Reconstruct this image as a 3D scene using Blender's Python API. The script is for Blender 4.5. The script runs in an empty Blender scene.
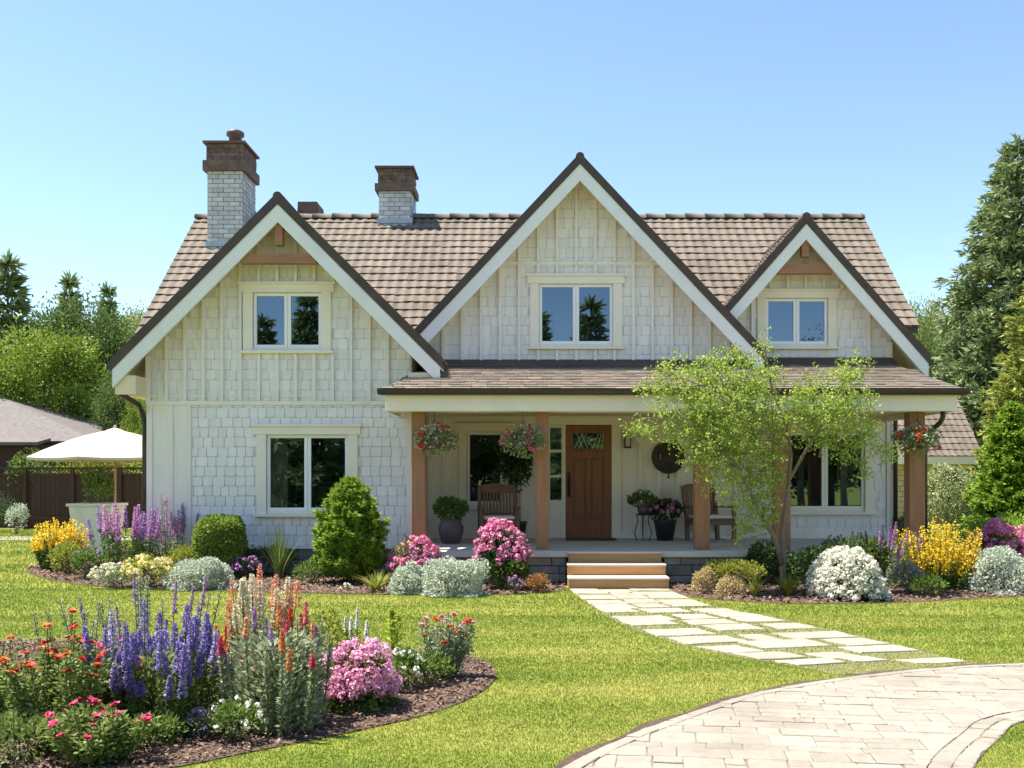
import bpy, bmesh, math, random
import numpy as np
from mathutils import Vector

S = bpy.context.scene
COL = S.collection
R = math.radians

# ---------------------------------------------------------------- camera, sky, sun, exposure
F, CX, CY, EYE = 1000.0, 535.0, 476.0, 1.6
cam_d = bpy.data.cameras.new('camera')
cam = bpy.data.objects.new('camera', cam_d)
COL.objects.link(cam)
cam.location = (0, 0, EYE)
cam.rotation_euler = (R(90), 0, 0)
cam_d.sensor_width = 36
cam_d.lens = F / 1024 * 36
cam_d.shift_x = -(CX - 512) / 1024
cam_d.shift_y = (CY - 384) / 1024
cam_d.clip_end = 3000
S.camera = cam

SUN_DIR = Vector((-0.40, 0.06, 0.92)).normalized()      # towards the sun: high, left, a little behind the house
SUN_EL = math.asin(SUN_DIR.z)
SUN_AZ = math.atan2(SUN_DIR.x, SUN_DIR.y)
world = bpy.data.worlds.new('World')
S.world = world
world.use_nodes = True
wn = world.node_tree
sky = wn.nodes.new('ShaderNodeTexSky')
sky.sky_type = 'NISHITA'
sky.sun_disc = False
sky.sun_elevation = SUN_EL
sky.sun_rotation = SUN_AZ
sky.altitude = 100
sky.air_density = 1.0
sky.dust_density = 0.15
sky.ozone_density = 2.0
wn.links.new(sky.outputs[0], wn.nodes['Background'].inputs[0])
wn.nodes['Background'].inputs[1].default_value = 0.100
sun_d = bpy.data.lights.new('sun', 'SUN')
sun = bpy.data.objects.new('sun', sun_d)
COL.objects.link(sun)
sun_d.energy = 5.0
sun_d.angle = R(0.55)
sun_d.color = (1.0, 0.93, 0.82)
sun.rotation_euler = SUN_DIR.to_track_quat('Z', 'Y').to_euler()
sun.location = SUN_DIR * 60
S.view_settings.view_transform = 'Standard'
S.view_settings.look = 'None'
S.view_settings.exposure = 1.38
S.view_settings.gamma = 1

# ---------------------------------------------------------------- helpers
def W(px, py, Y):
    return Vector(((px - CX) * Y / F, Y, EYE - (py - CY) * Y / F))
def X_(px, Y): return (px - CX) * Y / F
def Z_(py, Y): return EYE - (py - CY) * Y / F
def G(px, py):
    Y = EYE * F / (py - CY)
    return Vector(((px - CX) * Y / F, Y, 0))

def tag(o, label=None, cat=None, group=None, kind=None):
    if label: o['label'] = label
    if cat: o['category'] = cat
    if group: o['group'] = group
    if kind: o['kind'] = kind
    return o

def empty(name, loc, label=None, cat=None, group=None, rz=0, sc=1):
    o = bpy.data.objects.new(name, None)
    COL.objects.link(o)
    o.location = loc
    o.rotation_euler = (0, 0, rz)
    o.scale = (sc, sc, sc) if not isinstance(sc, tuple) else sc
    o.empty_display_size = 0.2
    return tag(o, label, cat, group)

def copy_tree(o, parent=None):
    c = o.copy()
    COL.objects.link(c)
    c.parent = parent
    for ch in list(o.children):
        copy_tree(ch, c)
    return c

def link(me, name, mat, parent=None, origin=(0, 0, 0)):
    o = bpy.data.objects.new(name, me)
    COL.objects.link(o)
    if mat is not None:
        for m in (mat if isinstance(mat, (list, tuple)) else [mat]):
            me.materials.append(m)
    if parent: o.parent = parent
    o.location = origin
    return o

class MB:
    """collects shapes; build() links them as ONE mesh object"""
    def __init__(s): s.v = []; s.f = []; s.m = []; s.sm = []
    def face(s, pts, m=0, smooth=False):
        n = len(s.v)
        s.v += [tuple(p) for p in pts]
        s.f.append(tuple(range(n, n + len(pts)))); s.m.append(m); s.sm.append(smooth)
    def box(s, x0, x1, y0, y1, z0, z1, m=0):
        if x0 > x1: x0, x1 = x1, x0
        if y0 > y1: y0, y1 = y1, y0
        if z0 > z1: z0, z1 = z1, z0
        n = len(s.v)
        s.v += [(x0,y0,z0),(x1,y0,z0),(x1,y1,z0),(x0,y1,z0),(x0,y0,z1),(x1,y0,z1),(x1,y1,z1),(x0,y1,z1)]
        for q in ((3,2,1,0),(4,5,6,7),(0,1,5,4),(1,2,6,5),(2,3,7,6),(3,0,4,7)):
            s.f.append(tuple(n + i for i in q)); s.m.append(m); s.sm.append(False)
    def hexa(s, p, m=0):
        n = len(s.v)
        s.v += [tuple(q) for q in p]
        for q in ((3,2,1,0),(4,5,6,7),(0,1,5,4),(1,2,6,5),(2,3,7,6),(3,0,4,7)):
            s.f.append(tuple(n + i for i in q)); s.m.append(m); s.sm.append(False)
    def bar(s, a, b, w, h, up=(0,0,1), m=0):
        """rectangular bar from a to b; w sideways, h along up"""
        a = Vector(a); b = Vector(b); d = (b - a).normalized()
        u = Vector(up); sd = d.cross(u).normalized(); u = sd.cross(d).normalized()
        p = []
        for c in (a, b):
            p += [c - sd*w/2 - u*h/2, c + sd*w/2 - u*h/2, c + sd*w/2 + u*h/2, c - sd*w/2 + u*h/2]
        s.hexa(p, m)
    def prism(s, poly, off, m=0):
        """poly: coplanar 3d points; extruded by vector off"""
        off = Vector(off)
        n = len(poly)
        a = [Vector(p) for p in poly]; b = [p + off for p in a]
        s.face(list(reversed(a)), m); s.face(b, m)
        for i in range(n):
            j = (i + 1) % n
            s.face([a[i], a[j], b[j], b[i]], m)
    def tube(s, pts, rad, seg=8, m=0, cap=True):
        pts = [Vector(p) for p in pts]
        if not isinstance(rad, (list, tuple)): rad = [rad] * len(pts)
        n0 = len(s.v)
        ref = Vector((0.31, 0.87, 0.21)).normalized()
        for i, p in enumerate(pts):
            d = (pts[min(i+1, len(pts)-1)] - pts[max(i-1, 0)]).normalized()
            a = d.cross(ref)
            if a.length < 1e-3: a = d.cross(Vector((1, 0, 0)))
            a.normalize(); b = d.cross(a)
            for k in range(seg):
                t = 2 * math.pi * k / seg
                s.v.append(tuple(p + (a * math.cos(t) + b * math.sin(t)) * rad[i]))
        for i in range(len(pts) - 1):
            for k in range(seg):
                q = (n0+i*seg+k, n0+i*seg+(k+1) % seg, n0+(i+1)*seg+(k+1) % seg, n0+(i+1)*seg+k)
                s.f.append(q); s.m.append(m); s.sm.append(True)
        if cap:
            s.f.append(tuple(n0 + k for k in reversed(range(seg)))); s.m.append(m); s.sm.append(False)
            e = n0 + (len(pts)-1)*seg
            s.f.append(tuple(e + k for k in range(seg))); s.m.append(m); s.sm.append(False)
    def lathe(s, prof, c=(0,0,0), seg=24, m=0, smooth=True, sq=False):
        """prof: list of (radius, z)"""
        c = Vector(c); n0 = len(s.v)
        for r, z in prof:
            for k in range(seg):
                t = 2*math.pi*(k + (.5 if sq else 0))/seg
                s.v.append((c.x + r*math.cos(t), c.y + r*math.sin(t), c.z + z))
        for i in range(len(prof)-1):
            for k in range(seg):
                s.f.append((n0+i*seg+k, n0+i*seg+(k+1) % seg, n0+(i+1)*seg+(k+1) % seg, n0+(i+1)*seg+k))
                s.m.append(m); s.sm.append(smooth)
        s.f.append(tuple(n0 + k for k in reversed(range(seg)))); s.m.append(m); s.sm.append(False)
        e = n0 + (len(prof)-1)*seg
        s.f.append(tuple(e + k for k in range(seg))); s.m.append(m); s.sm.append(False)
    def build(s, name, mat, parent=None, off=None, bevel=0):
        """off: subtracted from every vertex (world -> parent's local)"""
        me = bpy.data.meshes.new(name)
        v = s.v
        if off is not None: v = [(p[0]-off[0], p[1]-off[1], p[2]-off[2]) for p in v]
        me.from_pydata(v, [], s.f)
        me.polygons.foreach_set('material_index', s.m)
        me.polygons.foreach_set('use_smooth', s.sm)
        me.update()
        o = link(me, name, mat, parent)
        if bevel:
            b = o.modifiers.new('bevel', 'BEVEL'); b.width = bevel; b.segments = 2; b.limit_method = 'ANGLE'
        return o

# ---------------------------------------------------------------- materials
def mat_new(name):
    m = bpy.data.materials.new(name)
    m.use_nodes = True
    nt = m.node_tree
    b = nt.nodes['Principled BSDF']
    return m, nt, b
def ramp(nt, fac, cols, pos=None):
    r = nt.nodes.new('ShaderNodeValToRGB')
    e = r.color_ramp.elements
    n = len(cols)
    while len(e) < n: e.new(0.5)
    for i, c in enumerate(cols):
        e[i].position = pos[i] if pos else i / max(1, n-1)
        e[i].color = (*c, 1)
    nt.links.new(fac, r.inputs[0])
    return r.outputs[0]
def noise(nt, scale, detail=4, rough=.6, stretch=None):
    tc = nt.nodes.new('ShaderNodeTexCoord')
    n = nt.nodes.new('ShaderNodeTexNoise')
    n.inputs['Scale'].default_value = scale
    n.inputs['Detail'].default_value = detail
    n.inputs['Roughness'].default_value = rough
    if stretch:
        mp = nt.nodes.new('ShaderNodeMapping')
        mp.inputs['Scale'].default_value = stretch
        nt.links.new(tc.outputs['Object'], mp.inputs[0]); nt.links.new(mp.outputs[0], n.inputs[0])
    else:
        nt.links.new(tc.outputs['Object'], n.inputs[0])
    return n.outputs['Fac']
def mixc(nt, fac, a, b, mode='MIX'):
    n = nt.nodes.new('ShaderNodeMix'); n.data_type = 'RGBA'; n.blend_type = mode
    for v, k in ((fac, 0), (a, 6), (b, 7)):
        if hasattr(v, 'is_output'): nt.links.new(v, n.inputs[k])
        elif k == 0: n.inputs[0].default_value = v
        else: n.inputs[k].default_value = (*v, 1)
    return n.outputs[2]
def bump(nt, b, h, strength=.3, dist=.01):
    n = nt.nodes.new('ShaderNodeBump')
    n.inputs['Strength'].default_value = strength
    n.inputs['Distance'].default_value = dist
    nt.links.new(h, n.inputs['Height']); nt.links.new(n.outputs[0], b.inputs['Normal'])
def island(nt):
    return nt.nodes.new('ShaderNodeNewGeometry').outputs['Random Per Island']

def surf(name, cols, scale=6, rough=.7, bs=.2, bd=.01, stretch=None, isl=0, metal=0, spec=.4, fine=60, stain=None):
    """noise-mottled surface; isl = amount of per-piece tone variation"""
    m, nt, b = mat_new(name)
    f = noise(nt, scale, 5, .6, stretch)
    c = ramp(nt, f, cols, [.3 + .4*i/max(1, len(cols)-1) for i in range(len(cols))])
    if isl:
        t = ramp(nt, island(nt), [(1-isl,)*3, (1+isl*.35,)*3])
        c = mixc(nt, 1.0, c, t, 'MULTIPLY')
    if stain:
        c = mixc(nt, 1.0, c, ramp(nt, noise(nt, stain[0], 5, .65, stain[2] if len(stain) > 2 else None), [(1-stain[1],1-stain[1]*1.08,1-stain[1]*1.15), (1,1,1), (1+stain[1]*.3,)*3], [.32,.52,.7]), 'MULTIPLY')
    nt.links.new(c, b.inputs['Base Color'])
    b.inputs['Roughness'].default_value = rough
    b.inputs['Metallic'].default_value = metal
    b.inputs['Specular IOR Level'].default_value = spec
    if bs: bump(nt, b, noise(nt, fine, 3, .6, stretch), bs, bd)
    return m

def leafmat(name, cols, trans=.35, rough=.55, big=None):
    """leaf/petal: tone per leaf, some light through it"""
    m, nt, b = mat_new(name)
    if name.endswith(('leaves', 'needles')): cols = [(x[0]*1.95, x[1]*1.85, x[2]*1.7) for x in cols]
    c = ramp(nt, island(nt), cols)
    if big:
        f = noise(nt, big, 2, .5)
        t = ramp(nt, f, [(.72, .74, .72), (1.15, 1.12, 1.0)], [.35, .65])
        c = mixc(nt, 1.0, c, t, 'MULTIPLY')
    nt.links.new(c, b.inputs['Base Color'])
    b.inputs['Roughness'].default_value = rough
    b.inputs['Specular IOR Level'].default_value = .25
    tr = nt.nodes.new('ShaderNodeBsdfTranslucent')
    nt.links.new(c, tr.inputs[0])
    mx = nt.nodes.new('ShaderNodeMixShader')
    mx.inputs[0].default_value = trans
    nt.links.new(b.outputs[0], mx.inputs[1]); nt.links.new(tr.outputs[0], mx.inputs[2])
    nt.links.new(mx.outputs[0], nt.nodes['Material Output'].inputs[0])
    return m

def woodmat(name, a, b_, scale=3, vertical=True, rough=.6):
    st = (14, 14, 1) if vertical else (1, 14, 14)
    return surf(name, [a, b_], scale, rough, .25, .004, st, isl=.12, fine=12)

M = {}
M['siding'] = surf('white_siding', [(.785,.745,.70), (.85,.812,.768)], 3, .6, .2, .003, (6,6,1), isl=.07, stain=(.9,.07,(1,1,.35)))
M['shade_underlay'] = surf('shingle_shade_underlay', [(.60,.585,.545), (.66,.645,.60)], 6, .9, 0)  # wall backing, darker than the siding to paint shadow lines into shingle gaps
M['board'] = surf('white_boards', [(.78,.72,.645), (.835,.78,.705)], 2, .55, .12, .003, (10,10,1), stain=(1.1,.07,(1,1,.3)))
M['trim'] = surf('cream_trim', [(.79,.715,.585), (.84,.768,.635)], 3, .5, .08, .002)
M['fascia'] = surf('pale_fascia', [(.73,.72,.69), (.79,.78,.75)], 2, .5, .1, .003, stain=(1.3,.06))
M['soffit'] = surf('cream_soffit', [(.72,.60,.40), (.78,.67,.47)], 2, .6, .1, .003)
M['sash'] = surf('white_sash', [(.80,.80,.78), (.84,.84,.82)], 3, .35, 0)
M['tile'] = surf('brown_roof_tiles', [(.122,.098,.076), (.172,.140,.110), (.145,.117,.091)], 1.6, .85, .35, .006, isl=.16, stain=(.7,.16,(1,.5,.5)))
M['shingle'] = surf('brown_roof_shingles', [(.175,.138,.104), (.25,.200,.152)], 3, .8, .4, .006, isl=.28)
M['edge'] = surf('dark_roof_edge', [(.055,.038,.030), (.085,.060,.048)], 5, .65, .2, .004)
M['gutter'] = surf('dark_gutter', [(.035,.028,.026), (.05,.04,.036)], 5, .4, 0)
M['post'] = surf('cedar_post', [(.27,.13,.06), (.37,.19,.095)], 2, .6, .25, .003, (12,12,.8))
M['beamwood'] = surf('brown_timber', [(.27,.125,.06), (.36,.18,.09)], 2, .6, .25, .003, (1,12,12))
M['stepwood'] = surf('step_planks', [(.40,.215,.085), (.50,.29,.13)], 2, .65, .3, .003, (.8,14,14))
M['treadtop'] = surf('pale_step_treads', [(.55,.45,.34), (.62,.53,.42)], 2, .7, .2, .003, (.8,14,14))
M['doorwood'] = surf('mahogany_door', [(.19,.070,.030), (.27,.105,.048)], 2, .4, .15, .002, (14,14,.8))
M['chairwood'] = surf('brown_chair_wood', [(.13,.065,.035), (.21,.11,.06)], 3, .5, .2, .002, (10,10,2))
M['darkmetal'] = surf('black_iron', [(.015,.014,.013), (.03,.028,.026)], 8, .45, .1, .002, metal=.3)
M['rust'] = surf('dark_bronze', [(.035,.028,.024), (.075,.058,.048)], 6, .55, .3, .004, metal=.3)
M['stone'] = surf('grey_stone', [(.20,.185,.165), (.34,.32,.285)], 5, .85, .6, .02, isl=.35, fine=25)
M['concrete'] = surf('porch_concrete', [(.44,.425,.39), (.54,.52,.48)], 3, .75, .2, .003)
M['chbrick'] = surf('whitewashed_brick', [(.44,.44,.45), (.62,.62,.62)], 6, .8, .5, .006, isl=.22)
M['mortar'] = surf('grey_mortar', [(.22,.22,.22), (.32,.32,.32)], 8, .9, .4, .004)
M['chcap'] = surf('brown_chimney_stone', [(.10,.062,.05), (.20,.13,.105)], 9, .8, .6, .01, isl=.25)
M['lead'] = surf('lead_flashing', [(.30,.34,.40), (.40,.44,.50)], 6, .5, .1, .003, metal=.2)
M['interior'] = surf('dim_interior', [(.20,.18,.15), (.26,.23,.19)], 2, .8, 0)
M['curtain'] = surf('linen_curtain', [(.36,.33,.27), (.46,.42,.35)], 2, .9, .1, .003, (20,20,1))
M['pot'] = surf('dark_clay_pot', [(.075,.055,.05), (.12,.09,.08)], 6, .5, .2, .003)
M['blackpot'] = surf('black_pot', [(.018,.018,.018), (.03,.03,.03)], 6, .4, .1, .002)
M['cushion'] = surf('pale_cushion', [(.62,.58,.50), (.70,.66,.58)], 8, .9, .2, .004)
M['umbrella'] = surf('cream_canvas', [(.42,.375,.30), (.46,.415,.33)], 4, .8, .1, .003)
M['poleWood'] = surf('ash_pole', [(.42,.27,.13), (.52,.35,.18)], 3, .55, .1, .002, (12,12,1))
M['fence'] = surf('dark_brown_fence', [(.040,.016,.010), (.068,.028,.017)], 2, .7, .25, .004, (8,8,1), isl=.22)
M['planter'] = surf('pale_planter', [(.50,.52,.49), (.60,.62,.58)], 4, .7, .2, .004)
M['greyroof'] = surf('grey_brown_shingles', [(.095,.083,.078), (.16,.14,.13)], 7, .85, .6, .02, fine=14)
M['tan'] = surf('tan_wall', [(.44,.36,.24), (.52,.44,.31)], 4, .8, .3, .006)
M['bark'] = surf('grey_bark', [(.10,.075,.055), (.20,.155,.115)], 6, .85, .6, .015, (6,6,1.5), fine=20)
M['palebark'] = surf('pale_bark', [(.14,.10,.07), (.24,.18,.13)], 8, .8, .5, .01, (6,6,1.5), fine=24)
M['stem'] = surf('green_stem', [(.07,.10,.03), (.12,.15,.05)], 8, .7, 0)
M['mat'] = surf('door_mat', [(.05,.035,.025), (.09,.065,.045)], 30, .95, .5, .006)

def glass_mat():
    m, nt, b = mat_new('window_glass')
    out = nt.nodes['Material Output']
    tr = nt.nodes.new('ShaderNodeBsdfTransparent'); tr.inputs[0].default_value = (.66, .70, .70, 1)
    gl = nt.nodes.new('ShaderNodeBsdfGlossy'); gl.inputs['Roughness'].default_value = .012
    gl.inputs[0].default_value = (.62, .82, 1, 1)
    lw = nt.nodes.new('ShaderNodeFresnel'); lw.inputs[0].default_value = 1.5
    ad = nt.nodes.new('ShaderNodeMath'); ad.operation = 'ADD'; ad.inputs[1].default_value = .16
    nt.links.new(lw.outputs[0], ad.inputs[0])
    mx = nt.nodes.new('ShaderNodeMixShader')
    nt.links.new(ad.outputs[0], mx.inputs[0]); nt.links.new(tr.outputs[0], mx.inputs[1]); nt.links.new(gl.outputs[0], mx.inputs[2])
    nt.links.new(mx.outputs[0], out.inputs[0])
    bump(nt, b, noise(nt, 1.3, 1), .02, .01)
    bn = [n for n in nt.nodes if n.type == 'BUMP'][0]
    nt.links.new(bn.outputs[0], gl.inputs['Normal'])
    return m
M['glass'] = glass_mat()

# foliage and petals
M['lf_tree'] = leafmat('fresh_green_leaves', [(.11,.175,.026), (.165,.235,.042), (.25,.30,.075)], .4)
M['lf_box'] = leafmat('boxwood_leaves', [(.065,.11,.016), (.105,.16,.025), (.155,.21,.04)], .3)
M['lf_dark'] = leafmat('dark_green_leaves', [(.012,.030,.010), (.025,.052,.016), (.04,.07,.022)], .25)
M['lf_mid'] = leafmat('mid_green_leaves', [(.04,.075,.016), (.07,.115,.024), (.11,.155,.04)], .35)
M['lf_grey'] = leafmat('grey_green_leaves', [(.10,.135,.085), (.15,.185,.12), (.20,.235,.16)], .3)
M['lf_silver'] = leafmat('silver_foliage', [(.34,.41,.30), (.47,.53,.41), (.64,.67,.56)], .3)
M['lf_varieg'] = leafmat('variegated_foliage', [(.16,.24,.07), (.32,.37,.15), (.56,.56,.36)], .3)
M['lf_yel'] = leafmat('yellow_green_foliage', [(.17,.22,.03), (.27,.31,.045), (.40,.40,.08)], .4)
M['lf_bright'] = leafmat('bright_green_leaves', [(.07,.13,.012), (.11,.18,.018), (.16,.235,.035)], .35)
M['lf_bgbright'] = leafmat('bright_tree_leaves', [(.065,.105,.014), (.10,.155,.02), (.15,.20,.035)], .35, big=.5)
M['lf_bg'] = leafmat('tree_leaves', [(.035,.065,.018), (.06,.10,.028), (.10,.14,.045)], .35, big=.5)
M['lf_bgpale'] = leafmat('pale_tree_leaves', [(.10,.14,.04), (.15,.19,.06), (.20,.24,.09)], .4, big=.5)
M['needle'] = leafmat('spruce_needles', [(.042,.066,.026), (.068,.098,.042), (.11,.14,.068)], .15)
M['needle_sp'] = leafmat('pale_spruce_needles', [(.058,.086,.036), (.095,.13,.058), (.15,.185,.09)], .2)  # brighter mix of the spruce needle greens
M['needle_dk'] = leafmat('dark_fir_needles', [(.018,.036,.016), (.03,.055,.024), (.05,.08,.035)], .15)
M['needle_yl'] = leafmat('golden_needles', [(.08,.105,.02), (.13,.155,.03), (.18,.20,.05)], .25)
M['needle_br'] = leafmat('bright_needles', [(.065,.12,.012), (.11,.18,.02), (.165,.24,.035)], .25)
M['pt_salmon'] = leafmat('salmon_petals', [(.66,.20,.11), (.76,.32,.20), (.80,.45,.32)], .3)
M['pt_lavender'] = leafmat('lavender_petals', [(.34,.28,.58), (.48,.42,.70), (.62,.57,.78)], .3)
M['lf_poppy'] = leafmat('poppy_leaves', [(.055,.085,.02), (.09,.13,.035), (.14,.18,.06)], .35)
M['lf_greensilver'] = leafmat('green_silver_leaves', [(.10,.135,.08), (.16,.195,.125), (.26,.29,.21)], .35)
M['lf_lime'] = leafmat('lime_foliage', [(.30,.42,.03), (.42,.52,.05), (.55,.60,.10)], .45)
M['tanleaf'] = leafmat('tan_foliage', [(.38,.28,.12), (.50,.39,.18), (.60,.50,.26)], .3)
M['orangeleaf'] = leafmat('orange_foliage', [(.30,.13,.04), (.42,.20,.07), (.20,.16,.05)], .3)
M['bronzeleaf'] = leafmat('bronze_leaves', [(.09,.05,.03), (.14,.085,.04), (.08,.10,.03)], .3)
M['pt_pink'] = leafmat('pink_petals', [(.62,.20,.38), (.76,.36,.54), (.82,.56,.68)], .3)
M['pt_hot'] = leafmat('deep_pink_petals', [(.62,.10,.28), (.76,.24,.42), (.82,.48,.60)], .3)
M['pt_lilac'] = leafmat('lilac_petals', [(.34,.17,.42), (.46,.27,.55), (.60,.42,.66)], .3)
M['pt_blue'] = leafmat('violet_blue_petals', [(.17,.125,.42), (.27,.21,.54), (.44,.37,.68)], .3)
M['pt_red'] = leafmat('scarlet_petals', [(.52,.025,.015), (.66,.06,.025), (.74,.13,.05)], .3)
M['pt_orange'] = leafmat('orange_petals', [(.62,.12,.03), (.74,.22,.06), (.78,.34,.14)], .3)
M['pt_rose'] = leafmat('rose_petals', [(.60,.03,.12), (.72,.07,.20), (.78,.18,.30)], .3)
M['pt_white'] = leafmat('white_petals', [(.74,.74,.68), (.82,.82,.78), (.80,.80,.66)], .3)
M['pt_ivory'] = leafmat('ivory_petals', [(.66,.64,.50), (.74,.73,.62), (.78,.77,.68)], .3)
M['pt_cream'] = leafmat('cream_petals', [(.62,.58,.38), (.74,.70,.50), (.80,.76,.60)], .35)
M['pt_yellow'] = leafmat('yellow_petals', [(.62,.40,.01), (.76,.54,.02), (.82,.66,.10)], .3)
M['pt_paleyel'] = leafmat('pale_yellow_petals', [(.68,.58,.16), (.78,.68,.26), (.82,.78,.5)], .3)
M['pt_mauve'] = leafmat('mauve_petals', [(.36,.12,.40), (.50,.20,.52), (.62,.36,.62)], .3)

# ---------------------------------------------------------------- leaf clouds (numpy)
def unit(a): return a / np.maximum(np.linalg.norm(a, axis=1, keepdims=True), 1e-9)

def quads_leaf(p, d, L, Wd, rng, fold=.25, roll=None):
    """diamond leaf of length L, width Wd at p growing along d"""
    n = len(p)
    d = unit(d)
    r = rng.normal(size=(n, 3)) if roll is None else roll
    s = unit(np.cross(d, r))
    nn = np.cross(s, d)
    L = np.broadcast_to(np.asarray(L, float), (n,))[:, None]
    Wd = np.broadcast_to(np.asarray(Wd, float), (n,))[:, None]
    mid = p + d * L * .45
    v = np.empty((n, 4, 3))
    v[:, 0] = p
    v[:, 1] = mid + s * Wd * .5 + nn * Wd * fold
    v[:, 2] = p + d * L
    v[:, 3] = mid - s * Wd * .5 + nn * Wd * fold
    return v.reshape(-1, 3)

def quad_mesh(name, arrays, mats, parent=None, k=4, matidx=None):
    """arrays: list of (n*k,3) vertex arrays, one material each"""
    me = bpy.data.meshes.new(name)
    v = np.concatenate(arrays).astype(np.float32)
    nv = len(v); nf = nv // k
    me.vertices.add(nv); me.vertices.foreach_set('co', v.ravel())
    me.loops.add(nv); me.loops.foreach_set('vertex_index', np.arange(nv, dtype=np.int32))
    me.polygons.add(nf)
    me.polygons.foreach_set('loop_start', np.arange(0, nv, k, dtype=np.int32))
    mi = np.concatenate([np.full(len(a)//k, i, dtype=np.int32) for i, a in enumerate(arrays)])
    me.polygons.foreach_set('material_index', mi)
    me.update(calc_edges=True)
    return link(me, name, mats, parent)

def sph(n, rng, up=None):
    d = unit(rng.normal(size=(n, 3)))
    if up is not None: d[:, 2] = np.where(d[:, 2] < up, -d[:, 2], d[:, 2])
    return d

def clump_points(n, rx, ry, h, rng, K=16, cr=.38, low=-.15, z0=0.0, zmin=.015):
    """lumpy dome: points and outward directions"""
    c = sph(K, rng); c[:, 2] = np.abs(c[:, 2]) * 1.0 + low
    rad = rng.uniform(.55, .82, K)[:, None]
    c = c * rad
    r = rng.uniform(.7, 1.2, K) * cr
    n2 = int(n * .3)
    i = rng.integers(0, K, n - n2)
    d = sph(n - n2, rng)
    u = rng.uniform(.45, 1, n - n2) ** .6
    p = c[i] + d * (r[i] * u)[:, None]
    d2 = sph(n2, rng); p2 = d2 * (rng.uniform(.2, .85, n2) ** .6)[:, None]
    p = np.concatenate([p, p2]); d = np.concatenate([d, d2])
    out = unit(p + np.array([0, 0, .2])) * .7 + d * .5
    q = p * np.array([rx, ry, h/2]) + np.array([0, 0, z0 + h/2])
    ok = q[:, 2] > zmin
    return q[ok], out[ok]

def shell_points(n, rx, ry, h, rng, power=2.0, lump=.06, thick=.16, z0=0.0):
    """dense clipped dome: points just under a gently lumpy surface"""
    d = sph(n, rng); d[:, 2] = np.where(d[:, 2] < -.5, -d[:, 2], d[:, 2])
    k = (np.abs(d)**power).sum(1)**(-1/power)
    f = np.zeros(n)
    for i in range(7):
        w = rng.normal(0, 4.2, 3); f += np.sin(d@w + rng.uniform(0, 6.28))
    r = k*(1 + lump*f/2.0)*(1 - thick*rng.uniform(0, 1, n)**1.6)
    q = d*r[:, None]*np.array([rx, ry, h/2]) + np.array([0, 0, z0+h/2])
    q[:, 2] = np.maximum(q[:, 2], .012)
    return q, d

# ================================================================ GROUND
def inpoly(x, y, poly):
    x = np.asarray(x); y = np.asarray(y)
    c = np.zeros(x.shape, bool)
    n = len(poly)
    for i in range(n):
        x1, y1 = poly[i][0], poly[i][1]; x2, y2 = poly[(i+1) % n][0], poly[(i+1) % n][1]
        if y1 == y2: continue
        t = ((y1 > y) != (y2 > y)) & (x < (x2-x1)*(y-y1)/(y2-y1) + x1)
        c ^= t
    return c
def smooth_line(pts, n):
    """Catmull-Rom resample of 2d points"""
    pts = [np.array(p[:2], float) for p in pts]
    P = [2*pts[0]-pts[1]] + pts + [2*pts[-1]-pts[-2]]
    out = []
    for i in range(1, len(P)-2):
        for t in np.linspace(0, 1, 24, endpoint=False):
            a, b, c, d = P[i-1], P[i], P[i+1], P[i+2]
            out.append(.5*((2*b)+(-a+c)*t+(2*a-5*b+4*c-d)*t*t+(-a+3*b-3*c+d)*t**3))
    out.append(pts[-1])
    o = np.array(out)
    s = np.concatenate([[0], np.cumsum(np.linalg.norm(np.diff(o, axis=0), axis=1))])
    u = np.linspace(0, s[-1], n)
    return np.stack([np.interp(u, s, o[:, 0]), np.interp(u, s, o[:, 1])], 1)

def g2(px, py): v = G(px, py); return (v.x, v.y)

# driveway edges
dr_out = smooth_line([(-.75,3.0), (-.45,4.0), (-.15,4.75), g2(565,768), g2(650,728), g2(760,693), g2(860,677), g2(940,669), g2(1024,664.5), (5.6,8.58), (8,8.6), (12,8.4)], 160)
dr_in = smooth_line([(1.6,2.9), (1.75,3.7), (2.0,4.6), g2(975,768), g2(1000,739), g2(1024,722), (3.9,6.85), (5.0,7.1), (6.2,7.1), (8,7.0), (12,6.7)], 160)
drive_poly = [tuple(p) for p in dr_out] + [tuple(p) for p in dr_in[::-1]]
# flagstone path edges
pa_l = smooth_line([g2(569,589.5), g2(590,606), g2(622,625), g2(672,643), g2(735,657), g2(806,669), (2.42,8.03)], 80)
pa_r = smooth_line([g2(669,589.5), g2(705,604), g2(790,621), g2(880,641), g2(960,660), (3.85,8.5), (3.9,8.36)], 80)
path_poly = [tuple(p) for p in pa_l] + [tuple(p) for p in pa_r[::-1]]

bed_left = [tuple(p) for p in smooth_line([(-8.9,17.6), g2(28,573), g2(60,582), g2(120,588), g2(250,592), g2(400,595), g2(500,595), g2(550,592.5), g2(566.5,589)], 50)] + \
           [(.44,14.95), (-2.0,14.95), (-2.0,16.45), (-6.4,16.45), (-6.9,19), (-8.6,19)]
bed_right = [(1.93,14.95)] + [tuple(p) for p in smooth_line([g2(671,590.5), g2(690,597), g2(730,601), g2(800,604), g2(900,603), g2(1024,597), (9.5,13.9)], 40)] + \
            [(9.5,18), (6.7,18), (6.45,15.0)]
bed_front = [tuple(p) for p in smooth_line([(-4.6,4.2), (-3.0,4.95), g2(150,772), g2(250,753), g2(340,735), g2(420,717), g2(470,699), g2(494,681), g2(492,668), g2(466,656), g2(410,650), g2(300,645), g2(150,640), (-6,9.6)], 90)] + [(-7,7), (-6,5)]

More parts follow.
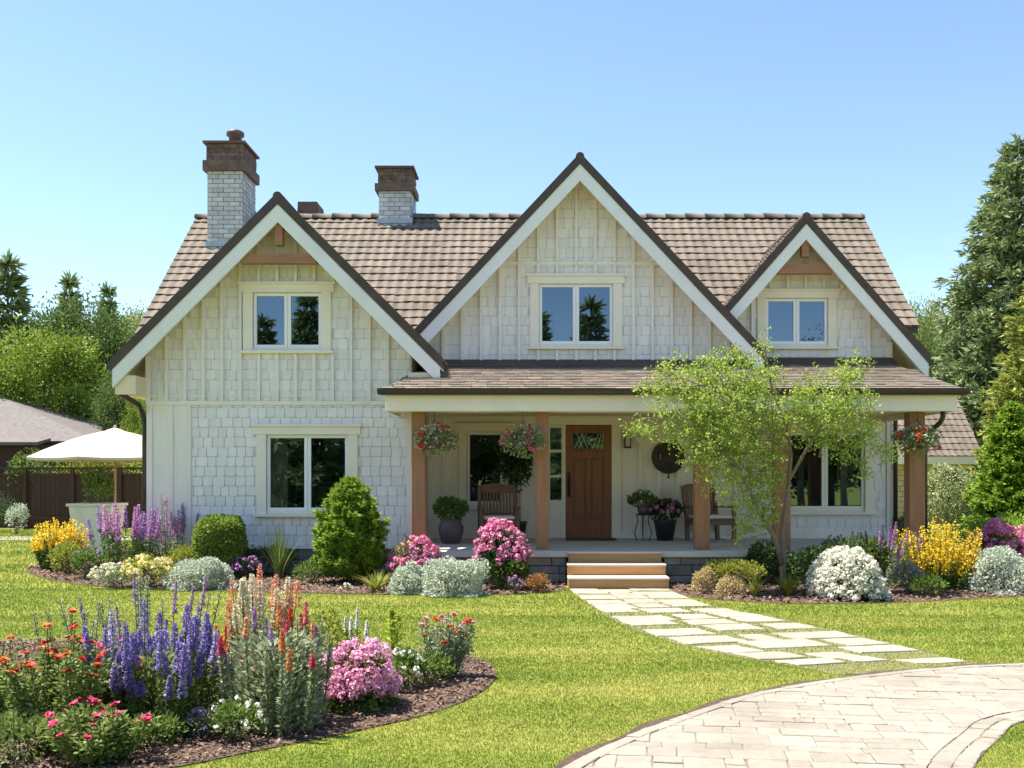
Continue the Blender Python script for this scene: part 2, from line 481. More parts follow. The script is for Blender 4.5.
def lawn_mat():
    m, nt, b = mat_new('lawn_ground')
    f1 = noise(nt, .8, 4, .6, (.45,1.3,1))
    f2 = noise(nt, 9, 6, .7)
    c1 = ramp(nt, f1, [(.135,.175,.028), (.195,.225,.042), (.28,.275,.07)], [.32, .5, .72])
    t = ramp(nt, f2, [(.62,.66,.6), (1.15,1.12,1.05)], [.3, .7])
    c = mixc(nt, 1, c1, t, 'MULTIPLY')
    nt.links.new(c, b.inputs['Base Color'])
    b.inputs['Roughness'].default_value = .9
    b.inputs['Specular IOR Level'].default_value = .1
    bump(nt, b, noise(nt, 60, 4, .7), .6, .02)
    return m
M['lawn'] = lawn_mat()
mb = MB()
xs = [-900,-200,-60,-20,0,20,60,200,900]; ys = [-900,-200,-60,-20,0,20,60,200,1500]
for i in range(8):
    for j in range(8):
        mb.face([(xs[i],ys[j],0),(xs[i+1],ys[j],0),(xs[i+1],ys[j+1],0),(xs[i],ys[j+1],0)])
tag(mb.build('lawn_ground', M['lawn']), kind='structure')

# grass blades
def grass():
    rng = np.random.default_rng(5)
    chunks = []
    cols = []
    for (y0, y1, x0, x1, dens, L) in ((4.2,7,-5.5,7,8000,.019), (7,9,-8,8,5000,.021), (9,11.5,-10,10,2700,.025), (11.5,14.2,-12.5,12.5,1300,.032), (14.2,19,-16,-6.3,420,.06), (14.9,19,6.6,13,420,.06), (19,29.5,-20,-6,220,.07)):
        n = int(dens * (y1-y0) * (x1-x0))
        x = rng.uniform(x0, x1, n); y = rng.uniform(y0, y1, n)
        ok = (np.abs(x) < y*.62 + 2.6 + rng.normal(0, .7, n))
        for pl in (drive_poly, bed_left, bed_right, bed_front): ok &= ~inpoly(x, y, pl)
        inp = inpoly(x, y, path_poly)
        for pl in STONES: ok &= ~inpoly(x, y, pl)
        ok &= ~(inp & (y > 12.9))
        ok &= ~((y > 14.9) & (x > -6.5) & (x < 6.6))
        x = x[ok]; y = y[ok]; n = len(x)
        p = np.stack([x, y, np.full(n, -.002)], 1)
        d = np.stack([rng.normal(0, .36, n), rng.normal(0, .36, n), np.full(n, 1.0)], 1)
        d = unit(d)
        s = unit(np.cross(d, rng.normal(size=(n, 3))))
        l = L * rng.uniform(.55, 1.15, n)[:, None]
        w = .0042 * (y/7)[:, None] ** .9
        v = np.empty((n, 3, 3))
        v[:, 0] = p - s*w; v[:, 1] = p + s*w; v[:, 2] = p + d*l + np.array([0,0,0])
        chunks.append(v.reshape(-1, 3))
    m, nt, b = mat_new('grass_blades')
    f1 = noise(nt, .8, 4, .6, (.45,1.3,1))
    c1 = ramp(nt, f1, [(.17,.24,.036), (.25,.30,.056), (.41,.395,.11)], [.34, .5, .68])
    t = ramp(nt, island(nt), [(.82,.85,.78), (1.0,1.0,1.0), (1.16,1.12,1.1)])
    c = mixc(nt, 1, c1, t, 'MULTIPLY')
    nt.links.new(c, b.inputs['Base Color'])
    b.inputs['Roughness'].default_value = .6
    b.inputs['Specular IOR Level'].default_value = .15
    tr = nt.nodes.new('ShaderNodeBsdfTranslucent'); nt.links.new(c, tr.inputs[0])
    mx = nt.nodes.new('ShaderNodeMixShader'); mx.inputs[0].default_value = .4
    nt.links.new(b.outputs[0], mx.inputs[1]); nt.links.new(tr.outputs[0], mx.inputs[2])
    nt.links.new(mx.outputs[0], nt.nodes['Material Output'].inputs[0])
    o = quad_mesh('grass', [np.concatenate(chunks)], [m], k=3)
    tag(o, 'short mown yellow green grass covering the lawn', 'grass', kind='stuff')

# planting beds: soil sheet + bark chips
def soil_mat():
    m, nt, b = mat_new('bark_mulch')
    f = noise(nt, 40, 6, .75)
    c = ramp(nt, f, [(.045,.028,.020), (.12,.075,.052), (.22,.15,.11)], [.3, .5, .72])
    nt.links.new(c, b.inputs['Base Color'])
    b.inputs['Roughness'].default_value = .95
    bump(nt, b, noise(nt, 55, 5, .75), 1, .03)
    return m
M['soil'] = soil_mat()
M['chip'] = leafmat('bark_chips', [(.07,.042,.030), (.15,.092,.065), (.25,.165,.125)], .0, .9)
chip_arr = []
def bed(poly, seed, dens, size):
    me = bpy.data.meshes.new('planting_bed')
    bm = bmesh.new()
    f = bm.faces.new([bm.verts.new((p[0], p[1], .008)) for p in poly])
    if f.normal.z < 0: f.normal_flip()
    bmesh.ops.triangulate(bm, faces=[f])
    bm.to_mesh(me); bm.free()
    o = link(me, 'planting_bed', M['soil'])
    tag(o, kind='structure')
    rng = np.random.default_rng(seed)
    a = np.array(poly)
    x0, y0 = a.min(0); x1, y1 = a.max(0)
    n = int((x1-x0)*(y1-y0)*dens)
    x = rng.uniform(x0, x1, n); y = rng.uniform(y0, y1, n)
    ok = inpoly(x, y, poly)
    x = x[ok]; y = y[ok]; n = len(x)
    p = np.stack([x, y, rng.uniform(.008, .03, n)], 1)
    d = np.stack([rng.normal(0, 1, n), rng.normal(0, 1, n), rng.normal(0, .3, n)], 1)
    chip_arr.append(quads_leaf(p, d, size*rng.uniform(.6, 1.5, n), size*.6, rng, .05, roll=np.stack([rng.normal(0,.4,n), rng.normal(0,.4,n), np.ones(n)], 1)))
bed(bed_left, 1, 420, .055)
bed(bed_right, 2, 420, .055)
bed(bed_front, 3, 1300, .034)
tag(quad_mesh('bark_chips', [np.concatenate(chip_arr)], [M['chip']]), 'brown bark chips lying over the planting beds', 'mulch', kind='stuff')

# driveway pavers
def paver_mat(name, cols, isl):
    m = surf(name, cols, 9, .85, .6, .008, isl=isl, fine=70, stain=(1.1,.16))
    return m
M['paver'] = paver_mat('pale_pavers', [(.235,.208,.166), (.29,.26,.212), (.26,.232,.187)], .16)
M['joint'] = surf('sandy_joint', [(.15,.12,.085), (.24,.195,.145)], 20, .95, .5, .005)
M['flag'] = paver_mat('pale_flagstones', [(.28,.25,.20), (.335,.30,.245)], .12)
def driveway():
    rng = random.Random(11)
    mb = MB()
    n = len(dr_out)
    # joint sheet
    for i in range(n-1):
        a, b, c, d = dr_out[i], dr_out[i+1], dr_in[i+1], dr_in[i]
        mb.face([(d[0],d[1],.006),(c[0],c[1],.006),(b[0],b[1],.006),(a[0],a[1],.006)], 1)
    # arc length of middle
    midl = (dr_out + dr_in)/2
    s = np.concatenate([[0], np.cumsum(np.linalg.norm(np.diff(midl, axis=0), axis=1))])
    def pt(u, t):
        x = np.interp(u, s, dr_out[:,0]*(1-t)+dr_in[:,0]*t); y = np.interp(u, s, dr_out[:,1]*(1-t)+dr_in[:,1]*t)
        return x, y
    def slabbed(pts, h):
        c = sum(pts)/len(pts)
        m = len(pts); kk = len(mb.v)
        mb.v += [(p[0],p[1],.004) for p in pts] + [(p[0],p[1],h-.004) for p in pts]
        for p in pts:
            d = c-p; L = np.linalg.norm(d); q = p + d/max(L,1e-6)*min(.007, L*.3)
            mb.v.append((q[0],q[1],h))
        mb.f.append(tuple(kk+2*m+i for i in range(m))); mb.m.append(0); mb.sm.append(False)
        for lv in (0, 1):
            for i in range(m):
                j = (i+1) % m
                mb.f.append((kk+lv*m+i, kk+lv*m+j, kk+(lv+1)*m+j, kk+(lv+1)*m+i)); mb.m.append(0); mb.sm.append(False)
    # edge courses follow the kerb lines
    for (t0, t1, ln) in ((0,.05,.20),(.885,.945,.20),(.945,1.0,.13)):
        u = rng.uniform(0, .3)
        while u < s[-1]-.5:
            l = ln*rng.uniform(.7, 1.4); g = .004
            q = [np.array(pt(uu, tt)) + np.array([rng.uniform(-.006,.006), rng.uniform(-.006,.006)]) for uu, tt in ((u+g,t0+.0018),(u+l/2,t0+.0018),(u+l-g,t0+.0018),(u+l-g,t1-.0018),(u+l/2,t1-.0018),(u+g,t1-.0018))]
            slabbed(q, .013 + rng.uniform(-.003,.003)); u += l
    # field: random ashlar laid across the drive, cut to the edge courses
    inA = np.array([dr_out[i]*(1-.0508)+dr_in[i]*.0508 for i in range(n)]); inB = np.array([dr_out[i]*(1-.8838)+dr_in[i]*.8838 for i in range(n)])
    inner = [tuple(p) for p in inA] + [tuple(p) for p in inB[::-1]]
    bd = np.concatenate([np.array([np.linspace(inA[i], inA[i+1], 5)[:-1] for i in range(n-1)]).reshape(-1,2), np.array([np.linspace(inB[i], inB[i+1], 5)[:-1] for i in range(n-1)]).reshape(-1,2)])
    an = R(-7); ex = np.array([math.cos(an), math.sin(an)]); ey = np.array([-math.sin(an), math.cos(an)])
    v = 2.6
    while v < 10.2:
        hh = rng.choice([.12,.145,.17,.20,.24])
        x = -2.5 + rng.uniform(0,.3)
        while x < 12.5:
            l = rng.choice([.14,.19,.24,.30])*rng.uniform(.85,1.2)
            split = hh > .19 and rng.random() < .3
            for (va, vb) in (((v, v+hh*.5), (v+hh*.5, v+hh)) if split else ((v, v+hh),)):
                g = .003; jj = lambda: rng.uniform(-.010,.010)
                cs = [(x+g+jj()*.6,va+g+jj()*.5),(x+l-g+jj()*.6,va+g+jj()*.5),(x+l-g+jj()*.6,vb-g+jj()*.5),(x+g+jj()*.6,vb-g+jj()*.5)]
                P4 = [ex*p[0]+ey*p[1] for p in cs]
                ins = inpoly([p[0] for p in P4], [p[1] for p in P4], inner)
                if not ins.any(): continue
                pts = []
                for i in range(4):
                    for t in (0,.2,.4,.6,.8) if not ins.all() else (0,.5): pts.append(P4[i]*(1-t)+P4[(i+1)%4]*t)
                if not ins.all():
                    ok = inpoly([p[0] for p in pts], [p[1] for p in pts], inner)
                    out = []
                    for p, o_ in zip(pts, ok):
                        if not o_: p = bd[((bd-p)**2).sum(1).argmin()]
                        if not out or np.linalg.norm(out[-1]-p) > .006: out.append(p)
                    if np.linalg.norm(out[0]-out[-1]) < .006: out.pop()
                    pts = out
                    if len(pts) < 4: continue
                    ar = abs(sum(pts[i][0]*pts[(i+1)%len(pts)][1]-pts[(i+1)%len(pts)][0]*pts[i][1] for i in range(len(pts))))/2
                    if ar < .0015: continue
                else:
                    pts = [p + np.array([rng.uniform(-.004,.004), rng.uniform(-.004,.004)]) for p in pts]
                slabbed(pts, .013 + rng.uniform(-.003,.003))
            x += l
        v += hh
    me = mb.build('driveway', [M['paver'], M['joint']])
    bm = bmesh.new(); bm.from_mesh(me.data); bmesh.ops.recalc_face_normals(bm, faces=bm.faces); bm.to_mesh(me.data); bm.free()
    tag(me, kind='structure')
    # bare soil cut between lawn and pavers
    e = MB()
    for i in range(n-1):
        a, b = dr_out[i], dr_out[i+1]
        d = (b-a)/np.linalg.norm(b-a); nn = np.array([-d[1], d[0]])
        w1 = .05 + .025*math.sin(i*.7) ; w2 = .05 + .025*math.sin((i+1)*.7)
        e.face([(a[0],a[1],.010),(b[0],b[1],.010),(*(b+nn*w2),.010),(*(a+nn*w1),.010)])
    tag(e.build('soil_edge', M['soil']), kind='structure')
driveway()
STONES = []
def flag_path():
    rng = random.Random(4)
    mb = MB()
    n = len(pa_l)
    for i in range(n-1):
        a, b, c, d = pa_l[i], pa_l[i+1], pa_r[i+1], pa_r[i]
        mb.face([(a[0],a[1],.004),(b[0],b[1],.004),(c[0],c[1],.004),(d[0],d[1],.004)], 1)
    idx = np.arange(n)
    def pt(u, t):
        f = u*(n-1)
        l = np.array([np.interp(f, idx, pa_l[:,0]), np.interp(f, idx, pa_l[:,1])]); r = np.array([np.interp(f, idx, pa_r[:,0]), np.interp(f, idx, pa_r[:,1])])
        return l*(1-t)+r*t
    us = [0, .05, .11, .18, .25, .325, .40, .48, .56, .645, .73, .815, .89, .95]
    for r in range(len(us)-1):
        k = 3
        cuts = [0] + sorted([(i+1)/k + rng.uniform(-.085, .085) for i in range(k-1)]) + [1]
        if r % 2: cuts = [0, cuts[1]+.05, max(cuts[2]-.04, cuts[1]+.05+.2), 1]
        gap = .009 + .030*min(1, us[r]*2.2)
        for i in range(k):
            u0, u1 = us[r], us[r+1]
            g = gap*.55
            off = rng.uniform(-.018, .018)
            tg = gap*.85
            q = [pt(u0+g*.5+off, cuts[i]+tg), pt(u1-g*.5+off, cuts[i]+tg), pt(u1-g*.5+off, cuts[i+1]-tg), pt(u0+g*.5+off, cuts[i+1]-tg)]
            # irregular outline: extra mid points, corners knocked off
            pts = []
            for e in range(4):
                a, b = q[e], q[(e+1) % 4]
                for t in (.04, .35, .65, .96):
                    p = a*(1-t)+b*t + np.array([rng.uniform(-.022,.022), rng.uniform(-.022,.022)])
                    pts.append(p)
            c = sum(pts)/len(pts)
            h = .014 + rng.uniform(-.003,.003)
            STONES.append([(p[0],p[1]) for p in pts])
            m = len(pts); kk = len(mb.v)
            mb.v += [(p[0],p[1],.002) for p in pts] + [(p[0],p[1],h-.006) for p in pts] + [(*(c+(p-c)*.975),h) for p in pts]
            mb.f.append(tuple(kk+2*m+i for i in range(m))); mb.m.append(0); mb.sm.append(False)
            for lv in (0, 1):
                for i2 in range(m):
                    j2 = (i2+1) % m
                    mb.f.append((kk+lv*m+i2, kk+lv*m+j2, kk+(lv+1)*m+j2, kk+(lv+1)*m+i2)); mb.m.append(0); mb.sm.append(False)
    o = mb.build('path', [M['flag'], M['pathsoil']])
    bm = bmesh.new(); bm.from_mesh(o.data); bmesh.ops.recalc_face_normals(bm, faces=bm.faces); bm.to_mesh(o.data); bm.free()
    tag(o, kind='structure')
M['pathsoil'] = surf('mossy_joint', [(.13,.13,.05), (.21,.20,.09)], 14, .95, .6, .01)
flag_path()
grass()
# pale paved strip far left before the fence
mb = MB(); mb.box(-22, -8.8, 24.6, 26.2, -.02, .02)
tag(mb.build('far_path', M['flag']), kind='structure')

# ================================================================ HOUSE
HL = Vector((0, 18, 0))
house = empty('house', HL, 'white shingled storybook house with three gables, brown tiled roof and front porch', 'house')
def hb(mb, name, mat, parent=None, bevel=0):
    return mb.build(name, mat, parent or house, HL, bevel)

YW, YM, YP = 16.5, 17.7, 18.0       # wing wall, middle gable wall, porch wall
def wall_slab(mb, poly_top, x0, x1, z0, y, holes, th=.16, m=1):
    """wall at plane y (front) from z0 up to the profile poly_top [(x,z)...]; holes (x0,x1,z0,z1)"""
    def top(x):
        for (a, za), (b, zb) in zip(poly_top, poly_top[1:]):
            if a <= x <= b: return za + (zb-za)*(x-a)/max(1e-9, b-a)
        return z0
    cuts = sorted({x0, x1} | {p[0] for p in poly_top if x0 < p[0] < x1} | {h[0] for h in holes} | {h[1] for h in holes})
    for a, b in zip(cuts, cuts[1:]):
        if b - a < 1e-6: continue
        cx = (a+b)/2
        segs = [(z0, None)]
        for h in sorted(holes, key=lambda h: h[2]):
            if h[0] < cx < h[1]:
                segs[-1] = (segs[-1][0], h[2]); segs.append((h[3], None))
        for lo, hi in segs:
            ha, hb_ = (top(a+1e-7), top(b-1e-7)) if hi is None else (hi, hi)
            mb.hexa([(a,y,lo),(b,y,lo),(b,y+th,lo),(a,y+th,lo),(a,y,ha),(b,y,hb_),(b,y+th,hb_),(a,y+th,ha)], m)

def shingles(mb, x0, x1, z0, z1, y, inside, rng, ch=.162, sw=.165, m=0, tk=.012, gp=.004):
    """hand-cut wall shingles in courses, proud of plane y"""
    z = z0; r = 0
    while z < z1:
        x = x0 - rng.uniform(0, sw)
        while x < x1:
            w = sw * rng.uniform(.78, 1.22)
            a, b = max(x, x0)+gp, min(x+w, x1)-gp
            zc = z + ch*.5
            zt = min(z+ch-gp*1.4, z1)
            if b-a > .02 and inside((a+b)/2, zc) and zt > z:
                zb = z + rng.uniform(-.007, .007)
                cc = min(.03, (b-a)*.25); t = tk*rng.uniform(.85, 1.15)
                p = [(a, zb+cc*.6), (a+cc, zb), (b-cc, zb), (b, zb+cc*.6)]
                k = len(mb.v)
                mb.v += [(q[0], y-t, q[1]) for q in p] + [(b, y-tk*.5, zt), (a, y-tk*.5, zt)] + [(q[0], y+.004, q[1]) for q in p]
                for f in [(0,1,2,3,4,5), (0,6,7,1), (1,7,8,2), (2,8,9,3)]:
                    mb.f.append(tuple(k+i for i in f)); mb.m.append(m); mb.sm.append(False)
            x += w
        z += ch; r += 1

# ---- windows: rect of the outer casing in pixels at wall plane
WIN = []
def win_rect(px0, px1, py0, py1, Y):
    return (X_(px0,Y), X_(px1,Y), Z_(py1,Y), Z_(py0,Y))
def make_window(rc, Y, cw=.15, panes=2, curtain=None, sill=True, head=True):
    x0, x1, z0, z1 = rc
    k = MB()
    pj = .045
    k.box(x0, x0+cw, Y-pj, Y+.06, z0, z1-cw)
    k.box(x1-cw, x1, Y-pj, Y+.06, z0, z1-cw)
    hx = .045 if head else 0
    k.box(x0-hx, x1+hx, Y-pj-.012, Y+.06, z1-cw, z1-.03)
    k.box(x0-hx-.03, x1+hx+.03, Y-pj-.04, Y+.06, z1-.03, z1+.012)
    if not sill: k.box(x0+cw, x1-cw, Y-pj, Y+.06, z0, z0+cw*.6)
    w = hb(k, 'window', M['trim'], bevel=.004)
    if sill:
        s = MB(); s.box(x0-.04, x1+.04, Y-pj-.05, Y+.055, z0-.045, z0+.002)
        s.box(x0+cw, x1-cw, Y-.01, Y+.058, z0+.002, z0+.05)
        hb(s, 'sill', M['trim'], w, .004)
    a, b, c, d = x0+cw, x1-cw, z0+(.05 if sill else cw*.6), z1-cw
    fr = MB(); n = panes
    step = (b-a)/n; fw = .055
    gl = []
    for i in range(n):
        p, q = a+i*step, a+(i+1)*step
        y0, y1 = Y+.006, Y+.07
        fr.box(p+.002, p+fw, y0, y1, c, d); fr.box(q-fw, q-.002, y0, y1, c, d)
        fr.box(p+fw, q-fw, y0, y1, c, c+fw); fr.box(p+fw, q-fw, y0, y1, d-fw, d)
        gl.append((p+fw, q-fw, c+fw, d-fw))
    hb(fr, 'sash', M['sash'], w, .004)
    for g in gl:
        gm = MB(); gm.face([(g[0],Y+.035,g[2]),(g[1],Y+.035,g[2]),(g[1],Y+.035,g[3]),(g[0],Y+.035,g[3])])
        hb(gm, 'pane', M['glass'], w)
    if curtain:
        for (cx0, cx1) in curtain:
            cm = MB(); nn = 22
            for i in range(nn):
                u0, u1 = i/nn, (i+1)/nn
                xa, xb = a+(b-a)*(cx0+(cx1-cx0)*u0), a+(b-a)*(cx0+(cx1-cx0)*u1)
                ya, yb = Y+.24+.03*math.sin(u0*30), Y+.24+.03*math.sin(u1*30)
                cm.face([(xa,ya,c-.2),(xb,yb,c-.2),(xb,yb,d+.1),(xa,ya,d+.1)], 0, True)
            hb(cm, 'curtain', M['curtain'], w)
    WIN.append((a, b, c, d, Y, rc))
    return (a, b, z0+.0, d)

w_wing_lo = win_rect(257, 358, 425, 514, YW)
w_wing_up = win_rect(243.5, 331.5, 283, 351, YW)
w_mid = win_rect(530, 622, 275, 347, YM)
w_right = win_rect(757, 836, 290, 347, YP)
w_porch = win_rect(459, 511, 424, 507, YP)
w_porch2 = win_rect(777, 873, 424, 512, YP)
hole = {}
hole['wl'] = make_window(w_wing_lo, YW, .16, curtain=[(.0,.22)])
hole['wu'] = make_window(w_wing_up, YW, .16)
hole['m'] = make_window(w_mid, YM, .16)
hole['r'] = make_window(w_right, YP, .15)
hole['p'] = make_window(w_porch, YP, .14, 1)
hole['p2'] = make_window(w_porch2, YP, .15, curtain=[(.70,1.0)])
def hrect(h): return (h[0], h[1], h[2], h[3])
def outside_win(rc, x, z, pad=.0):
    return not (rc[0]+pad < x < rc[1]-pad and rc[2]+pad < z < rc[3]-pad)

# ---- gable data: overhang plane Yf, apex (x,z), eave half width, slope
TH = .14            # roof slab thickness, vertical
class GB: pass
def gable(Yf, Yw, ax, az, slope, xl, xr, yb):
    g = GB(); g.Yf=Yf; g.Yw=Yw; g.ax=ax; g.az=az; g.s=slope; g.xl=xl; g.xr=xr; g.yb=yb
    return g
gw = gable(16.0, YW, X_(278,16.0), Z_(193,16.0)-.05, 1.0, X_(113,16.0), X_(440,16.0), 20.6)
gm_ = gable(17.2, YM, X_(580,17.2), Z_(153,17.2)-.06, 1.065, X_(401,17.2), X_(763,17.2), 21.35)
gr_ = gable(17.5, YP, X_(806,17.5), Z_(213,17.5)-.06, 1.145, X_(722,17.5), X_(928,17.5), 20.8)

RIDGE_Y, RIDGE_Z, MS = 21.5, 7.17, .90
ML, MR = X_(197, 21.5), X_(863, 21.5)
def main_z(y): return RIDGE_Z - MS*abs(RIDGE_Y - y)

# ---- walls
rngw = random.Random(3)
FZ = Z_(545, YW)          # bottom of the siding
BAND = Z_(403, YW)
wx0, wx1 = X_(147, YW), X_(411.5, YW)
def gtop(g, drop): 
    return lambda x: g.az - drop - g.s*abs(x-g.ax)
# wing front wall
mb = MB()
zt = gw.az - .128
prof = [(wx0, zt-gw.s*(gw.ax-wx0)), (gw.ax, zt), (wx1, zt-gw.s*(wx1-gw.ax))]
wall_slab(mb, prof, wx0, wx1, FZ, YW, [hrect(hole['wl']), hrect(hole['wu'])])
ins = lambda x, z: z < gtop(gw, TH*1.45+.02)(x) and outside_win(w_wing_lo, x, z, .04) and outside_win(w_wing_up, x, z, .04)
xs1 = X_(191, YW)
shingles(mb, xs1, wx1-.09, FZ, BAND-.035, YW, ins, rngw)
shingles(mb, wx0+.09, wx1-.02, BAND+.04, gw.az, YW, ins, rngw, .17, .17, tk=.009, gp=.003)
hb(mb, 'wall', [M['siding'], M['shade_underlay']])
mb = MB(); mb.box(wx0+.001, xs1+.02, YW-.012, YW-.001, FZ+.001, BAND-.03)
hb(mb, 'board_panel', M['board'])
# wing battens and bands
bt = MB()
def battens(bt, xs, zlo, zhi_fn, Y, rc, w=.046, t=.062, pad=.02):
    for x in xs:
        z0 = zlo; z1 = zhi_fn(x)
        if z1 - z0 < .06: continue
        segs = [(z0, z1)]
        for r in rc:
            if r[0]-.03 < x < r[1]+.03:
                ns = []
                for a, b in segs:
                    if r[2]-.05 > a: ns.append((a, min(b, r[2]-.05)))
                    if r[3]+.015 < b: ns.append((max(a, r[3]+.015), b))
                segs = ns
        for a, b in segs:
            if b-a > .05: bt.box(x-w/2, x+w/2, Y-t, Y+.01, a, b)
sp = .3035
bx = [X_(167.5, YW) + i*sp for i in range(13)]
battens(bt, [x for x in bx if x < wx1-.03], BAND+.036, gtop(gw, TH*1.45+.01), YW, [w_wing_up])
bt.box(wx0-.012, wx1+.012, YW-.036, YW+.01, BAND-.034, BAND+.036)
for x in bx[:-1]:        # small cross pieces above the band
    bt.box(x+.026, x+sp-.026, YW-.028, YW+.01, BAND+.10, BAND+.128)
bt.box(wx0+.026, bx[0]-.026, YW-.028, YW+.01, BAND+.10, BAND+.128)
for px in (150, 172, 190):
    w = .09 if px == 150 else .045
    x = X_(px, YW) + (.0 if px != 150 else 0)
    bt.box(max(wx0-.012, x-w/2), x+w/2, YW-.034, YW+.01, FZ, BAND-.034)
bt.box(wx1-.09, wx1+.012, YW-.038, YW+.01, FZ, BAND-.034)
bt.box(wx0-.012, wx0+.07, YW-.038, YW+.01, BAND+.036, gtop(gw, TH*1.45)(wx0)-.01)
bt.box(wx0-.02, wx1+.014, YW-.045, YW+.01, FZ-.06, FZ+.0)
hb(bt, 'battens', M['board'])

# middle gable wall and right gable wall (above the porch roof), porch wall
mb = MB()
zt = gm_.az - .128
mx0, mx1 = gm_.xl+.30, gm_.xr-.30
prof = [(mx0, zt-gm_.s*(gm_.ax-mx0)), (gm_.ax, zt), (mx1, zt-gm_.s*(mx1-gm_.ax))]
ZPT = 3.40
mx0 = wx1+.01; prof[0] = (mx0, zt-gm_.s*(gm_.ax-mx0))
wall_slab(mb, prof, mx0, mx1, 2.95, YM, [hrect(hole['m'])])
BM = Z_(263.5, YM)
ins = lambda x, z: z < gtop(gm_, TH*1.5+.02)(x) and outside_win(w_mid, x, z, .04)
shingles(mb, mx0+.1, mx1-.1, ZPT, gm_.az, YM, ins, rngw, .172, .168, tk=.009, gp=.003)
hb(mb, 'wall', [M['siding'], M['shade_underlay']])
bt = MB()
spm = .3363
bx = [gm_.ax - .045 + (i-8)*spm for i in range(18)]
inner = lambda x: w_mid[0]-.2 < x < w_mid[1]+.3
battens(bt, bx, BM+.03, gtop(gm_, TH*1.5+.01), YM, [])
battens(bt, [x for x in bx if X_(455,YM) < x < X_(700,YM)], ZPT, lambda x: min(BM-.03, gtop(gm_, TH*1.5+.01)(x)), YM, [w_mid])
battens(bt, [x for x in bx if not (X_(455,YM) < x < X_(700,YM))], ZPT, lambda x: min(BM+.03, gtop(gm_, TH*1.5+.01)(x)), YM, [])
hw = (gm_.az - TH*1.5 - BM)/gm_.s
bt.box(gm_.ax-hw+.02, gm_.ax+hw-.02, YM-.03, YM+.01, BM-.03, BM+.03)
hb(bt, 'battens', M['board'])
mb = MB()
zt = gr_.az - .128
rx0, rx1 = gm_.ax+2.0, X_(891, YP)
prof = [(rx0, zt-gr_.s*(gr_.ax-rx0)), (gr_.ax, zt), (rx1, zt-gr_.s*(rx1-gr_.ax))]
wall_slab(mb, prof, rx0, rx1, 2.95, YP, [hrect(hole['r'])])
ins = lambda x, z: z < gtop(gr_, TH*1.5+.02)(x) and outside_win(w_right, x, z, .04)
shingles(mb, rx0+.6, rx1-.07, ZPT, gr_.az, YP, ins, rngw, .172, .168, tk=.009, gp=.003)
hb(mb, 'wall', [M['siding'], M['shade_underlay']])
bt = MB()
bxr = [X_(752,YP), X_(770,YP), X_(787,YP), X_(805,YP), X_(823,YP), X_(841,YP), X_(868,YP)]
battens(bt, bxr, Z_(289,YP), gtop(gr_, TH*1.5+.01), YP, [w_right])
battens(bt, [X_(752,YP), X_(868,YP)], ZPT, lambda x: Z_(289,YP), YP, [w_right])
bt.box(rx1-.08, rx1+.012, YP-.036, YP+.01, ZPT, gtop(gr_, TH*1.5)(rx1)-.02)
hb(bt, 'battens', M['board'])

# porch wall (board and batten), with door opening
dx0, dx1 = X_(565.5, YP), X_(611.5, YP)
FLZ = .48
dz1 = Z_(425, YP)
sx0, sx1 = X_(550, YP), X_(561.5, YP)
sz0, sz1 = Z_(500, YP), Z_(428, YP)
mb = MB()
prof = [(wx1-.1, 3.1), (rx1, 3.1)]
wall_slab(mb, prof, wx1-.1, rx1, FLZ-.05, YP, [hrect(hole['p']), hrect(hole['p2']), (dx0, dx1, FLZ+.01, dz1), (sx0, sx1, sz0, sz1)], .16, 0)
hb(mb, 'wall', M['board'])
mb = MB()
ins2 = lambda x, z: outside_win(w_porch2, x, z, .04)
shingles(mb, X_(772,YP), rx1-.09, FLZ+.05, 3.0, YP, ins2, rngw)
hb(mb, 'shingle_panel', M['siding'])
bt = MB()
dfx0, dfx1 = X_(545, YP), X_(621, YP)
bxp = [X_(p,YP) for p in (430, 444.5, 522, 640, 659, 678, 697, 716, 735, 753)]
battens(bt, bxp, FLZ+.12, lambda x: 2.75, YP, [w_porch, w_porch2])
bt.box(wx1-.1, dfx0, YP-.035, YP+.01, FLZ+.0, FLZ+.12)
bt.box(dfx1, rx1+.01, YP-.035, YP+.01, FLZ+.0, FLZ+.12)
bt.box(rx1-.085, rx1+.012, YP-.04, YP+.01, FLZ+.12, 3.0)
hb(bt, 'battens', M['board'])

# side, back and return walls, floors
mb = MB()
for x, a in ((wx0, YW+.16), (rx1-.16, YP+.16)):
    y1 = 25.0
    # gable shaped side wall
    zz = lambda y: main_z(y)-.22
    mb.prism([(x+.002,a,0.05),(x+.002,y1,0.05),(x+.002,y1,zz(y1)),(x+.002,RIDGE_Y,zz(RIDGE_Y)),(x+.002,max(a,17.6),min(zz(max(a,17.6)),4.2)),(x+.002,a,3.0)], (.156,0,0))
mb.box(wx0+.17, rx1-.17, 24.84, 25.0, .05, main_z(25)-.2)
mb.box(wx1-.16, wx1, YW+.17, 19.2, .05, gw.az-TH*1.5-gw.s*(wx1-gw.ax)-.02)
hb(mb, 'wall', M['board'])
mb = MB(); mb.box(wx0+.18, wx1-.18, YW+.2, 24.8, .42, .46); mb.box(wx1-.15, rx1-.18, YP+.2, 24.8, .42, .46)
mb.box(wx0+.18, wx1-.18, YW+.2, 24.8, 2.72, 2.80); mb.box(wx1-.15, rx1-.18, YP+.2, 24.8, 2.72, 2.80)
mb.box(wx0+.2, rx1-.2, 20.5, 20.6, .47, 2.71)
mb.box(wx0+.2, rx1-.2, 20.3, 20.4, 2.81, 5.2)
hb(mb, 'interior_floor', M['interior'])

